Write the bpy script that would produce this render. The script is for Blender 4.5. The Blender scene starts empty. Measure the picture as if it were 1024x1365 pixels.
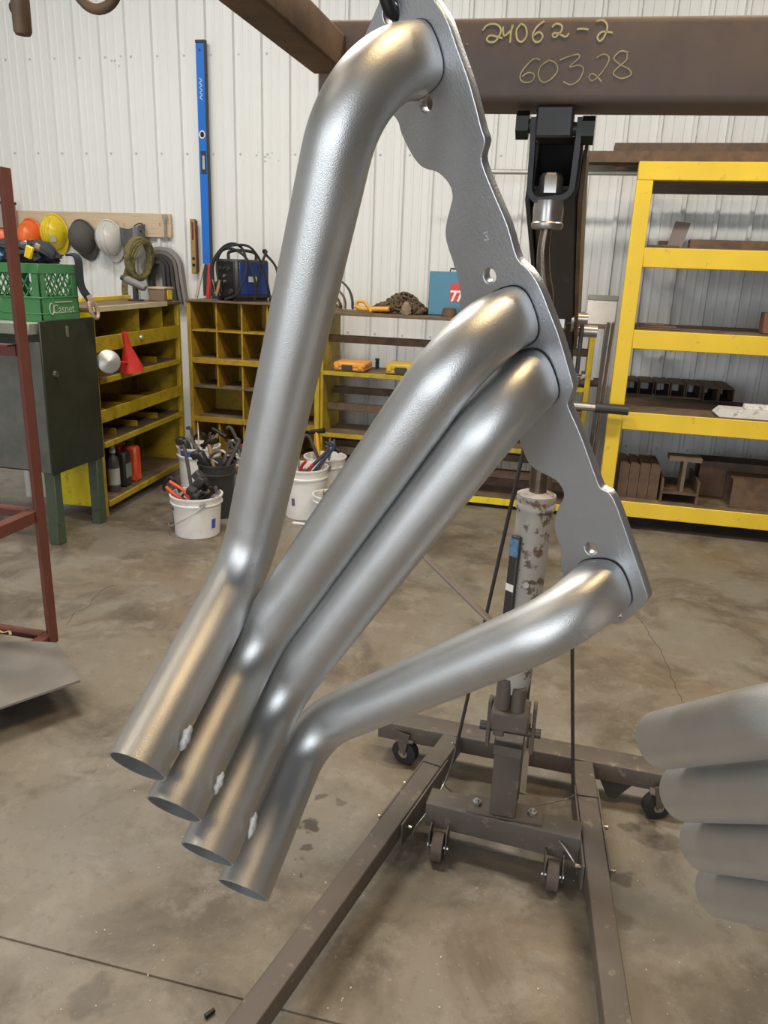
import bpy, math, random
import numpy as np
from math import sin, cos, radians, pi
from mathutils import Vector, Matrix

# ------------------------------------------------------------------ camera
S = bpy.context.scene
COL = S.collection
FPX, PHI, THE, ROL, CAMH = 1025.0, radians(13), radians(17.5), radians(2.15), 1.6
cf = Vector((-sin(PHI)*cos(THE), cos(PHI)*cos(THE), -sin(THE)))
_r0 = Vector((cos(PHI), sin(PHI), 0)); _u0 = _r0.cross(cf)
cr = _r0*cos(ROL) + _u0*sin(ROL); cu = _u0*cos(ROL) - _r0*sin(ROL)
CAM = Vector((0, 0, CAMH))
cd = bpy.data.cameras.new('camera'); cam = bpy.data.objects.new('camera', cd); COL.objects.link(cam)
cd.sensor_fit = 'VERTICAL'; cd.sensor_height = 36.0; cd.lens = 36.0*FPX/1365.0
cd.clip_start = 0.02; cd.clip_end = 100
cam.matrix_world = Matrix.Translation(CAM) @ Matrix((cr, cu, -cf)).transposed().to_4x4()
S.camera = cam

def ray(x, y): return cf + cr*((x-512)/FPX) - cu*((y-682.5)/FPX)
def DP(x, y, d): return CAM + ray(x, y)*d                  # a pixel at a depth
def OZ(x, y, z): q = ray(x, y); return CAM + q*((z-CAMH)/q.z)   # a pixel on a level plane
def OY(x, y, Y): q = ray(x, y); return CAM + q*(Y/q.y)          # a pixel on a plane facing the camera
def OX(x, y, X): q = ray(x, y); return CAM + q*(X/q.x)

# ------------------------------------------------------------------ world, lights, exposure
W = bpy.data.worlds.new('daylight'); S.world = W; W.use_nodes = True
_bg = W.node_tree.nodes['Background']; _bg.inputs[0].default_value = (0.80, 0.90, 1.0, 1); _bg.inputs[1].default_value = 0.7
S.view_settings.view_transform = 'Standard'; S.view_settings.look = 'None'
S.view_settings.gamma = 1.0; S.view_settings.use_curve_mapping = False
S.view_settings.exposure = -0.78
WALLY, CEIL = 6.2, 5.0
LAMP_SPOTS = [(-3.6, 3.6), (-1.7, 2.7), (1.5, 2.9), (-3.0, -0.6), (0.6, 0.6)]
def area(name, loc, rot, sx, sy, power, col):
    l = bpy.data.lights.new(name, 'AREA'); l.shape = 'RECTANGLE'; l.size = sx; l.size_y = sy; l.energy = power; l.color = col
    o = bpy.data.objects.new(name, l); COL.objects.link(o); o.location = loc; o.rotation_euler = rot; return o
LAMP_COL = [(1.0, 0.98, 0.93), (1.0, 0.94, 0.83), (1.0, 0.93, 0.81), (1.0, 0.88, 0.70), (1.0, 0.70, 0.36)]
LAMP_POW = [110, 175, 175, 50, 120]
for (lx, ly), lc, lp_ in zip(LAMP_SPOTS, LAMP_COL, LAMP_POW):
    area('ceiling_lamp_light', (lx, ly, CEIL-0.42), (0, 0, 0), 1.2, 0.3, lp_, lc)
# daylight falling in through the two open overhead doors behind the camera
DOORS = [(-4.6, -2.3), (-1.0, 1.1)]; DOOR_H = 3.4
for da, db in DOORS:
    area('door_daylight', ((da+db)/2, -4.9, DOOR_H/2+.02), (radians(90), 0, 0), db-da-.1, DOOR_H-.1, 225, (0.88, 0.94, 1.0))

# ------------------------------------------------------------------ materials
MATS = {}
def mat(name, col, rough=0.6, metal=0.0, var=0.12, vscale=6.0, dirt=None, dirt_amt=0.45, dscale=9.0, bump=0.0, bscale=200.0, spec=0.5, alpha=None, rvar=0.08, stretch=None, dsharp=0.12):
    if name in MATS: return MATS[name]
    m = bpy.data.materials.new(name); m.use_nodes = True
    nt = m.node_tree; N = nt.nodes; L = nt.links; b = N['Principled BSDF']
    tc = N.new('ShaderNodeTexCoord'); src = tc.outputs['Object']
    if stretch:
        mp = N.new('ShaderNodeMapping'); mp.inputs['Scale'].default_value = stretch; L.new(src, mp.inputs[0]); src = mp.outputs[0]
    n1 = N.new('ShaderNodeTexNoise'); n1.inputs['Scale'].default_value = vscale; n1.inputs['Detail'].default_value = 6
    L.new(src, n1.inputs['Vector'])
    r1 = N.new('ShaderNodeMapRange'); r1.inputs[1].default_value = 0.3; r1.inputs[2].default_value = 0.7
    r1.inputs[3].default_value = 1-var; r1.inputs[4].default_value = 1+var; L.new(n1.outputs[0], r1.inputs[0])
    mx = N.new('ShaderNodeVectorMath'); mx.operation = 'SCALE'; mx.inputs[0].default_value = col; L.new(r1.outputs[0], mx.inputs['Scale'])
    cout = mx.outputs[0]
    if dirt:
        n2 = N.new('ShaderNodeTexNoise'); n2.inputs['Scale'].default_value = dscale; n2.inputs['Detail'].default_value = 8; n2.inputs['Roughness'].default_value = 0.65
        L.new(src, n2.inputs['Vector'])
        r2 = N.new('ShaderNodeMapRange'); r2.inputs[1].default_value = 1-dirt_amt-dsharp/2; r2.inputs[2].default_value = 1-dirt_amt+dsharp/2; L.new(n2.outputs[0], r2.inputs[0])
        mc = N.new('ShaderNodeMix'); mc.data_type = 'RGBA'; L.new(r2.outputs[0], mc.inputs[0]); L.new(cout, mc.inputs[6]); mc.inputs[7].default_value = (*dirt, 1)
        cout = mc.outputs[2]
    L.new(cout, b.inputs['Base Color'])
    r3 = N.new('ShaderNodeMapRange'); r3.inputs[1].default_value = 0.3; r3.inputs[2].default_value = 0.7
    r3.inputs[3].default_value = max(0.02, rough-rvar); r3.inputs[4].default_value = min(1, rough+rvar); L.new(n1.outputs[0], r3.inputs[0]); L.new(r3.outputs[0], b.inputs['Roughness'])
    b.inputs['Metallic'].default_value = metal; b.inputs['Specular IOR Level'].default_value = spec
    if alpha is not None: b.inputs['Alpha'].default_value = alpha
    if bump:
        n3 = N.new('ShaderNodeTexNoise'); n3.inputs['Scale'].default_value = bscale; n3.inputs['Detail'].default_value = 3; L.new(src, n3.inputs['Vector'])
        bp = N.new('ShaderNodeBump'); bp.inputs['Strength'].default_value = bump; bp.inputs['Distance'].default_value = 0.002; L.new(n3.outputs[0], bp.inputs['Height']); L.new(bp.outputs[0], b.inputs['Normal'])
    MATS[name] = m; return m

silver = mat('silver_coating', (0.54, 0.54, 0.535), 0.40, 0.86, 0.03, 30, bump=0.14, bscale=1300, rvar=0.03)
flange_m = mat('silver_flange', (0.50, 0.51, 0.53), 0.40, 0.88, 0.03, 20, bump=0.12, bscale=600, rvar=0.03)
weld_m = mat('weld_bead', (0.48, 0.48, 0.475), 0.6, 0.35, 0.15, 90, bump=0.3, bscale=300)
gap_m = mat('port_gap', (0.012, 0.012, 0.012), 0.9)
rust_beam = mat('rusty_beam_steel', (0.125, 0.092, 0.080), 0.62, 0.1, 0.22, 7, dirt=(0.175, 0.125, 0.09), dirt_amt=0.42, dscale=5, bump=0.15, bscale=90, dsharp=0.3)
rust_arm = mat('rusty_arm_steel', (0.115, 0.072, 0.042), 0.6, 0.15, 0.3, 12, dirt=(0.20, 0.125, 0.07), dirt_amt=0.45, dscale=14, bump=0.25, bscale=80, dsharp=0.3)
rust_dark = mat('dark_rusty_stock', (0.105, 0.068, 0.045), 0.7, 0.1, 0.3, 8, dirt=(0.19, 0.11, 0.06), dirt_amt=0.42, dscale=12, bump=0.2, bscale=70, dsharp=0.3)
chalk2 = mat('faint_yellow_chalk', (0.40, 0.34, 0.19), 0.95, 0, 0.3, 60)
chalk = mat('yellow_chalk', (0.58, 0.50, 0.24), 0.95, 0, 0.2, 60)
hoist_m = mat('grey_brown_hoist_paint', (0.108, 0.088, 0.073), 0.55, 0.1, 0.15, 8, dirt=(0.22, 0.18, 0.14), dirt_amt=0.35, dscale=26, bump=0.08, bscale=120)
hoist_dark = mat('dark_hoist_paint', (0.045, 0.042, 0.040), 0.5, 0.1, 0.2, 10, dirt=(0.10, 0.08, 0.06), dirt_amt=0.36, dscale=14)
jack_m = mat('chipped_grey_jack_paint', (0.36, 0.34, 0.31), 0.5, 0.05, 0.08, 9, dirt=(0.13, 0.085, 0.06), dirt_amt=0.43, dscale=26, dsharp=0.05)
steel = mat('worn_steel', (0.42, 0.40, 0.38), 0.35, 0.9, 0.15, 20)
ram_m = mat('brown_oiled_ram_steel', (0.17, 0.13, 0.10), 0.28, 0.8, 0.2, 20)
blackm = mat('black_metal', (0.014, 0.014, 0.014), 0.45, 0.2, 0.2, 20)
rubber = mat('black_rubber', (0.02, 0.02, 0.02), 0.75, 0, 0.2, 20)
caster_wheel_m = mat('brown_caster_wheel', (0.12, 0.085, 0.065), 0.65, 0.1, 0.2, 30)
floor_yel = mat('yellow_rack_paint', (0.80, 0.56, 0.035), 0.5, 0, 0.06, 4, dirt=(0.46, 0.32, 0.05), dirt_amt=0.34, dscale=16, bump=0.05, bscale=60, dsharp=0.14)
yel_old = mat('old_yellow_paint', (0.44, 0.315, 0.012), 0.55, 0, 0.15, 6, dirt=(0.20, 0.13, 0.02), dirt_amt=0.38, dscale=14, dsharp=0.2)
yel_dull = mat('dull_ochre_paint', (0.40, 0.245, 0.018), 0.6, 0, 0.18, 7, dirt=(0.17, 0.10, 0.02), dirt_amt=0.38, dscale=15, dsharp=0.2)
yel_bright = mat('bright_yellow_panel', (0.74, 0.58, 0.008), 0.5, 0, 0.1, 7, dirt=(0.30, 0.23, 0.02), dirt_amt=0.36, dscale=18, dsharp=0.15)
shelf_dirty = mat('dirty_shelf_deck', (0.20, 0.14, 0.08), 0.8, 0, 0.3, 9, dirt=(0.11, 0.075, 0.045), dirt_amt=0.5, dscale=7, dsharp=0.3)
wood = mat('pale_pine', (0.60, 0.47, 0.32), 0.7, 0, 0.12, 3, stretch=(1, 6, 14), dirt=(0.48, 0.34, 0.20), dirt_amt=0.38, dscale=3)
cream = mat('cream_board_edge', (0.55, 0.47, 0.30), 0.7, 0, 0.1, 10)
white_panel = mat('white_wall_sheet', (0.78, 0.785, 0.775), 0.42, 0.0, 0.02, 2, dirt=(0.73, 0.73, 0.71), dirt_amt=0.36, dscale=1.6, dsharp=0.3, stretch=(1, 1, 0.25))
white_plain = mat('white_wall_plain', (0.48, 0.48, 0.47), 0.6)
grey_wall = mat('dull_grey_wall', (0.13, 0.125, 0.12), 0.7)
screw_m = mat('screw_heads', (0.55, 0.55, 0.54), 0.5, 0.3)
green_dk = mat('shade_darkened_green', (0.022, 0.026, 0.015), 0.5, 0, 0.15, 6, dirt=(0.045, 0.042, 0.03), dirt_amt=0.32, dscale=9)  # cabinet green darkened, the shade of its side put into the colour
green_leg = mat('green_leg_paint', (0.065, 0.092, 0.060), 0.5, 0, 0.15, 6, dirt=(0.03, 0.04, 0.03), dirt_amt=0.36, dscale=20)
green_lit = mat('scuffed_lit_green_panel', (0.105, 0.112, 0.105), 0.5, 0.1, 0.15, 5, dirt=(0.155, 0.155, 0.14), dirt_amt=0.42, dscale=9, dsharp=0.35)  # same cabinet green, greyed and lightened to paint the front as lit
grey_top = mat('grey_bench_top', (0.26, 0.28, 0.24), 0.6, 0, 0.12, 8)
crate_m = mat('green_plastic', (0.055, 0.22, 0.075), 0.45, 0, 0.08, 8)
crate_logo = mat('pale_crate_print', (0.42, 0.50, 0.38), 0.7)
navy = mat('navy_webbing', (0.020, 0.024, 0.034), 0.85, 0, 0.2, 40, bump=0.3, bscale=300)
blueg = mat('faded_blue_fabric', (0.12, 0.22, 0.36), 0.85, 0, 0.15, 30)
yel_plastic = mat('yellow_plastic', (0.80, 0.58, 0.02), 0.4)
hat_yel = mat('yellow_helmet_shell', (0.74, 0.56, 0.02), 0.3, 0, 0.08, 20, dirt=(0.45, 0.34, 0.05), dirt_amt=0.33, dscale=30)
hat_org = mat('orange_helmet_shell', (0.85, 0.16, 0.03), 0.35)
hat_gry = mat('dark_grey_cap_fabric', (0.085, 0.08, 0.075), 0.8, 0, 0.1, 40)
hat_wht = mat('off_white_helmet_shell', (0.62, 0.60, 0.57), 0.3)
visor_m = mat('smoky_grey_visor', (0.10, 0.10, 0.105), 0.3)
clear_grey = mat('scuffed_tan_visor', (0.30, 0.26, 0.22), 0.4)
olive = mat('olive_webbing', (0.20, 0.17, 0.065), 0.85, 0, 0.25, 40, dirt=(0.09, 0.08, 0.045), dirt_amt=0.45, dscale=25, bump=0.3, bscale=250)
dk_hose = mat('dark_grey_belt', (0.055, 0.05, 0.045), 0.7, 0, 0.2, 20)
blue_lvl = mat('blue_level_paint', (0.012, 0.16, 0.62), 0.35, 0, 0.05, 5)
brass_m = mat('brown_wood_level', (0.34, 0.23, 0.07), 0.5, 0, 0.2, 20, dirt=(0.14, 0.08, 0.03), dirt_amt=0.4, dscale=20)
redm = mat('red_plastic', (0.62, 0.035, 0.03), 0.4)
orangem = mat('orange_red_plastic', (0.80, 0.11, 0.05), 0.4)
whitepl = mat('white_plastic', (0.78, 0.77, 0.75), 0.45, 0, 0.04, 8, dirt=(0.60, 0.58, 0.55), dirt_amt=0.33, dscale=8, dsharp=0.2)
whitem = mat('white_paint', (0.72, 0.70, 0.66), 0.6, 0, 0.08, 12, dirt=(0.38, 0.33, 0.27), dirt_amt=0.36, dscale=14)
blue_ink = mat('blue_print', (0.05, 0.09, 0.42), 0.6)
dark_ink = mat('grey_print', (0.13, 0.13, 0.16), 0.7)
welder_blue = mat('blue_welder_side', (0.015, 0.05, 0.25), 0.4)
charcoal = mat('charcoal_plastic', (0.035, 0.035, 0.036), 0.5)
copper = mat('pale_copper_clamp', (0.75, 0.50, 0.30), 0.35, 0.7)
tealbox = mat('teal_blue_steel_box', (0.075, 0.22, 0.33), 0.45, 0.1, 0.1, 10, dirt=(0.10, 0.26, 0.36), dirt_amt=0.36, dscale=14)
sticker_w = mat('white_print', (0.85, 0.84, 0.82), 0.5)
brown_cloth = mat('brown_rag_cloth', (0.11, 0.075, 0.045), 0.95, 0, 0.35, 25, dirt=(0.22, 0.16, 0.10), dirt_amt=0.4, dscale=18, bump=0.6, bscale=60)
tan_leather = mat('tan_leather', (0.26, 0.19, 0.14), 0.8, 0, 0.2, 25)
tan_hook = mat('worn_tan_hook_steel', (0.50, 0.38, 0.28), 0.5, 0.4, 0.2, 50)
red_frame = mat('red_oxide_frame', (0.150, 0.044, 0.030), 0.6, 0.1, 0.15, 8, dirt=(0.085, 0.045, 0.035), dirt_amt=0.36, dscale=12)
plate_m = mat('mill_steel_plate', (0.215, 0.20, 0.185), 0.5, 0.35, 0.12, 5, dirt=(0.29, 0.26, 0.23), dirt_amt=0.4, dscale=4, dsharp=0.4)
galv = mat('galvanised_pipe', (0.52, 0.52, 0.50), 0.45, 0.5)
dull_silver = mat('dull_aluminium', (0.48, 0.48, 0.47), 0.4, 0.8)
lamp_em = bpy.data.materials.new('lamp_diffuser'); lamp_em.use_nodes = True
_b = lamp_em.node_tree.nodes['Principled BSDF']; _b.inputs['Emission Color'].default_value = (1, 0.88, 0.68, 1); _b.inputs['Emission Strength'].default_value = 3.0

# ------------------------------------------------------------------ mesh builder
class MB:
    def __init__(s): s.v = []; s.f = []
    def add(s, vs, fs):
        o = len(s.v); s.v += [Vector(p) for p in vs]; s.f += [tuple(i+o for i in f) for f in fs]; return s
    def obox(s, c, size, R=None, ch=0.0):
        c = Vector(c); hx, hy, hz = [a/2 for a in size]; ch = min(ch, hx*.9, hy*.9, hz*.9)
        R = R or Matrix.Identity(3)
        if ch <= 0:
            vs = [c + R @ Vector((sx*hx, sy*hy, sz*hz)) for sx in (-1, 1) for sy in (-1, 1) for sz in (-1, 1)]
            return s.add(vs, [(0, 1, 3, 2), (4, 6, 7, 5), (0, 4, 5, 1), (2, 3, 7, 6), (0, 2, 6, 4), (1, 5, 7, 3)])
        vs, idx = [], {}
        h = (hx, hy, hz)
        for sx in (-1, 1):
            for sy in (-1, 1):
                for sz in (-1, 1):
                    sg = (sx, sy, sz)
                    for k in range(3):
                        p = [sg[a]*(h[a]-(0 if a == k else ch)) for a in range(3)]
                        idx[(sg, k)] = len(vs); vs.append(Vector(p))
        fs = []
        for k in range(3):
            a, b = [(1, 2), (2, 0), (0, 1)][k]
            for sg in (-1, 1):
                q = []
                for (u, w) in ((-1, -1), (1, -1), (1, 1), (-1, 1)):
                    t = [0, 0, 0]; t[k] = sg; t[a] = u; t[b] = w; q.append(idx[(tuple(t), k)])
                fs.append(q if sg > 0 else q[::-1])
        for k in range(3):                      # edges along axis k
            a, b = [(1, 2), (2, 0), (0, 1)][k]
            for u in (-1, 1):
                for w in (-1, 1):
                    t0 = [0, 0, 0]; t0[a] = u; t0[b] = w; t1 = t0[:]; t0[k] = -1; t1[k] = 1
                    t0, t1 = tuple(t0), tuple(t1)
                    fs.append([idx[(t0, a)], idx[(t1, a)], idx[(t1, b)], idx[(t0, b)]])
        for sx in (-1, 1):
            for sy in (-1, 1):
                for sz in (-1, 1): fs.append([idx[((sx, sy, sz), k)] for k in range(3)])
        out = []
        for f in fs:                            # orient outward
            p = [vs[i] for i in f]; n = (p[1]-p[0]).cross(p[2]-p[0]); m = sum(p, Vector())/len(p)
            out.append(tuple(f) if n.dot(m) > 0 else tuple(f[::-1]))
        return s.add([c + R @ p for p in vs], out)
    def box(s, x0, x1, y0, y1, z0, z1, ch=0.0):
        return s.obox(((x0+x1)/2, (y0+y1)/2, (z0+z1)/2), (abs(x1-x0), abs(y1-y0), abs(z1-z0)), None, ch)
    def bar(s, p, q, w, h, up=(0, 0, 1), ch=0.0):
        p, q = Vector(p), Vector(q); d = (q-p); L = d.length; d.normalize(); up = Vector(up)
        x = d.cross(up)
        if x.length < 1e-4: x = d.cross(Vector((1, 0, 0)))
        x.normalize(); z = x.cross(d)
        return s.obox((p+q)/2, (w, L, h), Matrix((x, d, z)).transposed(), ch)
    def rings(s, pts, rads, n=16, caps=True, closed=False, twist0=None, prof=None):
        P = [Vector(p) for p in pts]; m = len(P)
        if not hasattr(rads, '__len__'): rads = [rads]*m
        T = []
        for i in range(m):
            if closed: t = P[(i+1) % m]-P[i-1]
            else: t = P[min(i+1, m-1)]-P[max(i-1, 0)]
            T.append(t.normalized())
        a = twist0 or (Vector((0, 0, 1)) if abs(T[0].z) < .9 else Vector((1, 0, 0)))
        nrm = (a - T[0]*a.dot(T[0])).normalized()
        vs, fs = [], []
        for i in range(m):
            if i: nrm = (nrm - T[i]*nrm.dot(T[i])).normalized()
            b = T[i].cross(nrm)
            for k in range(n):
                an = 2*pi*k/n; cx, sy = cos(an), sin(an)
                if prof: cx, sy = prof(i, cx, sy)
                vs.append(P[i] + (nrm*cx + b*sy)*rads[i])
        for i in range(m if closed else m-1):
            j = (i+1) % m
            for k in range(n):
                k2 = (k+1) % n; fs.append((i*n+k, i*n+k2, j*n+k2, j*n+k))
        if caps and not closed:
            fs.append(tuple(range(n))[::-1]); fs.append(tuple((m-1)*n+k for k in range(n)))
        return s.add(vs, fs)
    def cyl(s, p, q, r, r2=None, n=16): return s.rings([p, q], [r, r if r2 is None else r2], n)
    def lathe(s, prof, n=24, c=(0, 0, 0), R=None, sx=1, sy=1):
        c = Vector(c); R = R or Matrix.Identity(3); vs, fs = [], []; m = len(prof)
        for (r, z) in prof:
            for k in range(n):
                a = 2*pi*k/n; vs.append(c + R @ Vector((r*cos(a)*sx, r*sin(a)*sy, z)))
        for i in range(m-1):
            for k in range(n):
                k2 = (k+1) % n; fs.append((i*n+k, i*n+k2, (i+1)*n+k2, (i+1)*n+k))
        if prof[0][0] > 1e-4: fs.append(tuple(range(n))[::-1])
        if prof[-1][0] > 1e-4: fs.append(tuple((m-1)*n+k for k in range(n)))
        return s.add(vs, fs)
    def prism(s, poly, o, u, v, th):
        """2D outline (u,v) at o, thickened by th along u x v"""
        o, u, v = Vector(o), Vector(u), Vector(v); w = u.cross(v).normalized()*th
        A = [o+u*a+v*b for a, b in poly]; n = len(A)
        ar = sum(poly[i][0]*poly[(i+1) % n][1]-poly[(i+1) % n][0]*poly[i][1] for i in range(n))
        vs = A+[p+w for p in A]
        fs = [tuple(range(n))[::-1], tuple(range(n, 2*n))]+[(i, (i+1) % n, n+(i+1) % n, n+i) for i in range(n)]
        if ar < 0: fs = [f[::-1] for f in fs]
        return s.add(vs, fs)
    def ell(s, c, rad, n=16, m=10, R=None, t0=0.0, t1=pi):
        prof = [(sin(t0+(t1-t0)*i/m), cos(t0+(t1-t0)*i/m)) for i in range(m+1)]
        c = Vector(c); R = R or Matrix.Identity(3); vs, fs = [], []
        for (r, z) in prof:
            for k in range(n):
                a = 2*pi*k/n; vs.append(c + R @ Vector((rad[0]*r*cos(a), rad[1]*r*sin(a), rad[2]*z)))
        for i in range(m):
            for k in range(n):
                k2 = (k+1) % n; fs.append((i*n+k, (i+1)*n+k, (i+1)*n+k2, i*n+k2))
        return s.add(vs, fs)
    def build(s, name, m, parent=None, loc=None, world=False, ang=38):
        vs = s.v
        if world and parent is not None:
            Mi = root_m(parent).inverted(); vs = [Mi @ p for p in vs]
        elif world and loc is not None:
            vs = [p-Vector(loc) for p in vs]
        me = bpy.data.meshes.new(name); me.from_pydata([tuple(p) for p in vs], [], s.f); me.validate(); me.update()
        me.polygons.foreach_set('use_smooth', [True]*len(me.polygons)); me.set_sharp_from_angle(angle=radians(ang))
        if m: me.materials.append(m)
        o = bpy.data.objects.new(name, me); COL.objects.link(o)
        if parent is not None: o.parent = parent
        elif loc is not None: o.location = loc
        return o
def root_m(o):
    M = Matrix.Identity(4)
    while o is not None:
        M = (Matrix.Translation(o.location) @ o.rotation_euler.to_matrix().to_4x4()) @ M; o = o.parent
    return M
def tag(o, label, cat, group=None, kind=None):
    o['label'] = label; o['category'] = cat
    if group: o['group'] = group
    if kind: o['kind'] = kind
    return o
def thing(name, label, cat, loc=(0, 0, 0), rotz=0.0, group=None):
    o = bpy.data.objects.new(name, None); COL.objects.link(o); o.empty_display_size = 0.05
    o.location = loc; o.rotation_euler = (0, 0, rotz); return tag(o, label, cat, group)
def dup(root, loc, rotz=0.0, label=None):
    r = root.copy(); COL.objects.link(r); r.location = loc; r.rotation_euler = (0, 0, rotz)
    if label: r['label'] = label
    for ch in list(root.children):
        c = ch.copy(); COL.objects.link(c); c.parent = r
        for g in list(ch.children):
            d = g.copy(); COL.objects.link(d); d.parent = c
    return r
def struct(name, mb, m, parent=None):
    o = mb.build(name, m, parent)
    if parent is None: o['kind'] = 'structure'
    return o
def curve_mesh(name, polys, th, bev, M, m, parent, world=True):
    """filled outline with holes, thickened"""
    cu_ = bpy.data.curves.new(name, 'CURVE'); cu_.dimensions = '2D'; cu_.fill_mode = 'BOTH'; cu_.extrude = th/2; cu_.bevel_depth = bev; cu_.bevel_resolution = 1
    for pl in polys:
        sp = cu_.splines.new('POLY'); sp.points.add(len(pl)-1); sp.use_cyclic_u = True
        for i, (a, b) in enumerate(pl): sp.points[i].co = (a, b, 0, 1)
    return _from_curve(name, cu_, M, m, parent)
def text_mesh(name, txt, size, M, m, parent, shear=0.0, th=0.0004):
    cu_ = bpy.data.curves.new(name, 'FONT'); cu_.body = txt; cu_.size = size; cu_.extrude = th; cu_.shear = shear
    cu_.align_x = 'CENTER'; cu_.align_y = 'CENTER'; cu_.resolution_u = 3
    return _from_curve(name, cu_, M, m, parent)
def _from_curve(name, cu_, M, m, parent):
    t = bpy.data.objects.new('tmp', cu_); COL.objects.link(t)
    dg = bpy.context.evaluated_depsgraph_get(); me = bpy.data.meshes.new_from_object(t.evaluated_get(dg))
    bpy.data.objects.remove(t); bpy.data.curves.remove(cu_)
    if parent is not None: M = root_m(parent).inverted() @ M
    me.transform(M); me.name = name; me.materials.clear(); me.materials.append(m)
    me.polygons.foreach_set('use_smooth', [True]*len(me.polygons)); me.set_sharp_from_angle(angle=radians(35))
    o = bpy.data.objects.new(name, me); COL.objects.link(o); o.parent = parent; return o
def frame(o, u, v):
    u = Vector(u).normalized(); v = Vector(v); v = (v-u*v.dot(u)).normalized(); w = u.cross(v)
    M = Matrix((u, v, w)).transposed().to_4x4(); M.translation = Vector(o); return M
def fillet(pts, rads, seg=14):
    P = [Vector(p) for p in pts]; out = [P[0]]
    for i in range(1, len(P)-1):
        a = (P[i-1]-P[i]); b = (P[i+1]-P[i]); la, lb = a.length, b.length; a.normalize(); b.normalize()
        ang = a.angle(b); t = min(rads[i-1]/math.tan(ang/2), la*.48 if i > 1 else la*.9, lb*.48 if i < len(P)-2 else lb*.9)
        r = t*math.tan(ang/2); bis = (a+b).normalized(); c = P[i]+bis*(r/sin(ang/2))
        s0 = P[i]+a*t-c; tot = pi-ang; ax = s0.cross(P[i]+b*t-c).normalized()
        for k in range(seg+1): out.append(c + Matrix.Rotation(tot*k/seg, 3, ax) @ s0)
    out.append(P[-1]); return out
def smooth(pts, k=6):
    P = [Vector(p) for p in pts]; out = []
    for i in range(len(P)-1):
        p0, p1, p2, p3 = P[max(i-1, 0)], P[i], P[i+1], P[min(i+2, len(P)-1)]
        for j in range(k):
            t = j/k; out.append(.5*((2*p1)+(p2-p0)*t+(2*p0-5*p1+4*p2-p3)*t*t+(3*p1-p0-3*p2+p3)*t**3))
    out.append(P[-1]); return out
def ribbon(mb, pts, w, th, nrm):
    """flat strap along pts; nrm = list or one normal"""
    P = [Vector(p) for p in pts]; n = len(P); vs, fs = [], []
    for i in range(n):
        t = (P[min(i+1, n-1)]-P[max(i-1, 0)]).normalized(); nn = Vector(nrm[i] if isinstance(nrm, list) else nrm)
        nn = (nn-t*nn.dot(t)).normalized(); b = t.cross(nn)
        vs += [P[i]+b*w/2+nn*th/2, P[i]-b*w/2+nn*th/2, P[i]-b*w/2-nn*th/2, P[i]+b*w/2-nn*th/2]
    for i in range(n-1):
        for k in range(4): fs.append((4*i+k, 4*i+(k+1) % 4, 4*i+4+(k+1) % 4, 4*i+4+k))
    fs.append((3, 2, 1, 0)); fs.append(tuple(4*(n-1)+k for k in range(4)))
    mb.add(vs, [f[::-1] for f in fs]); return mb
rnd = random.Random(7)
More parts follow.
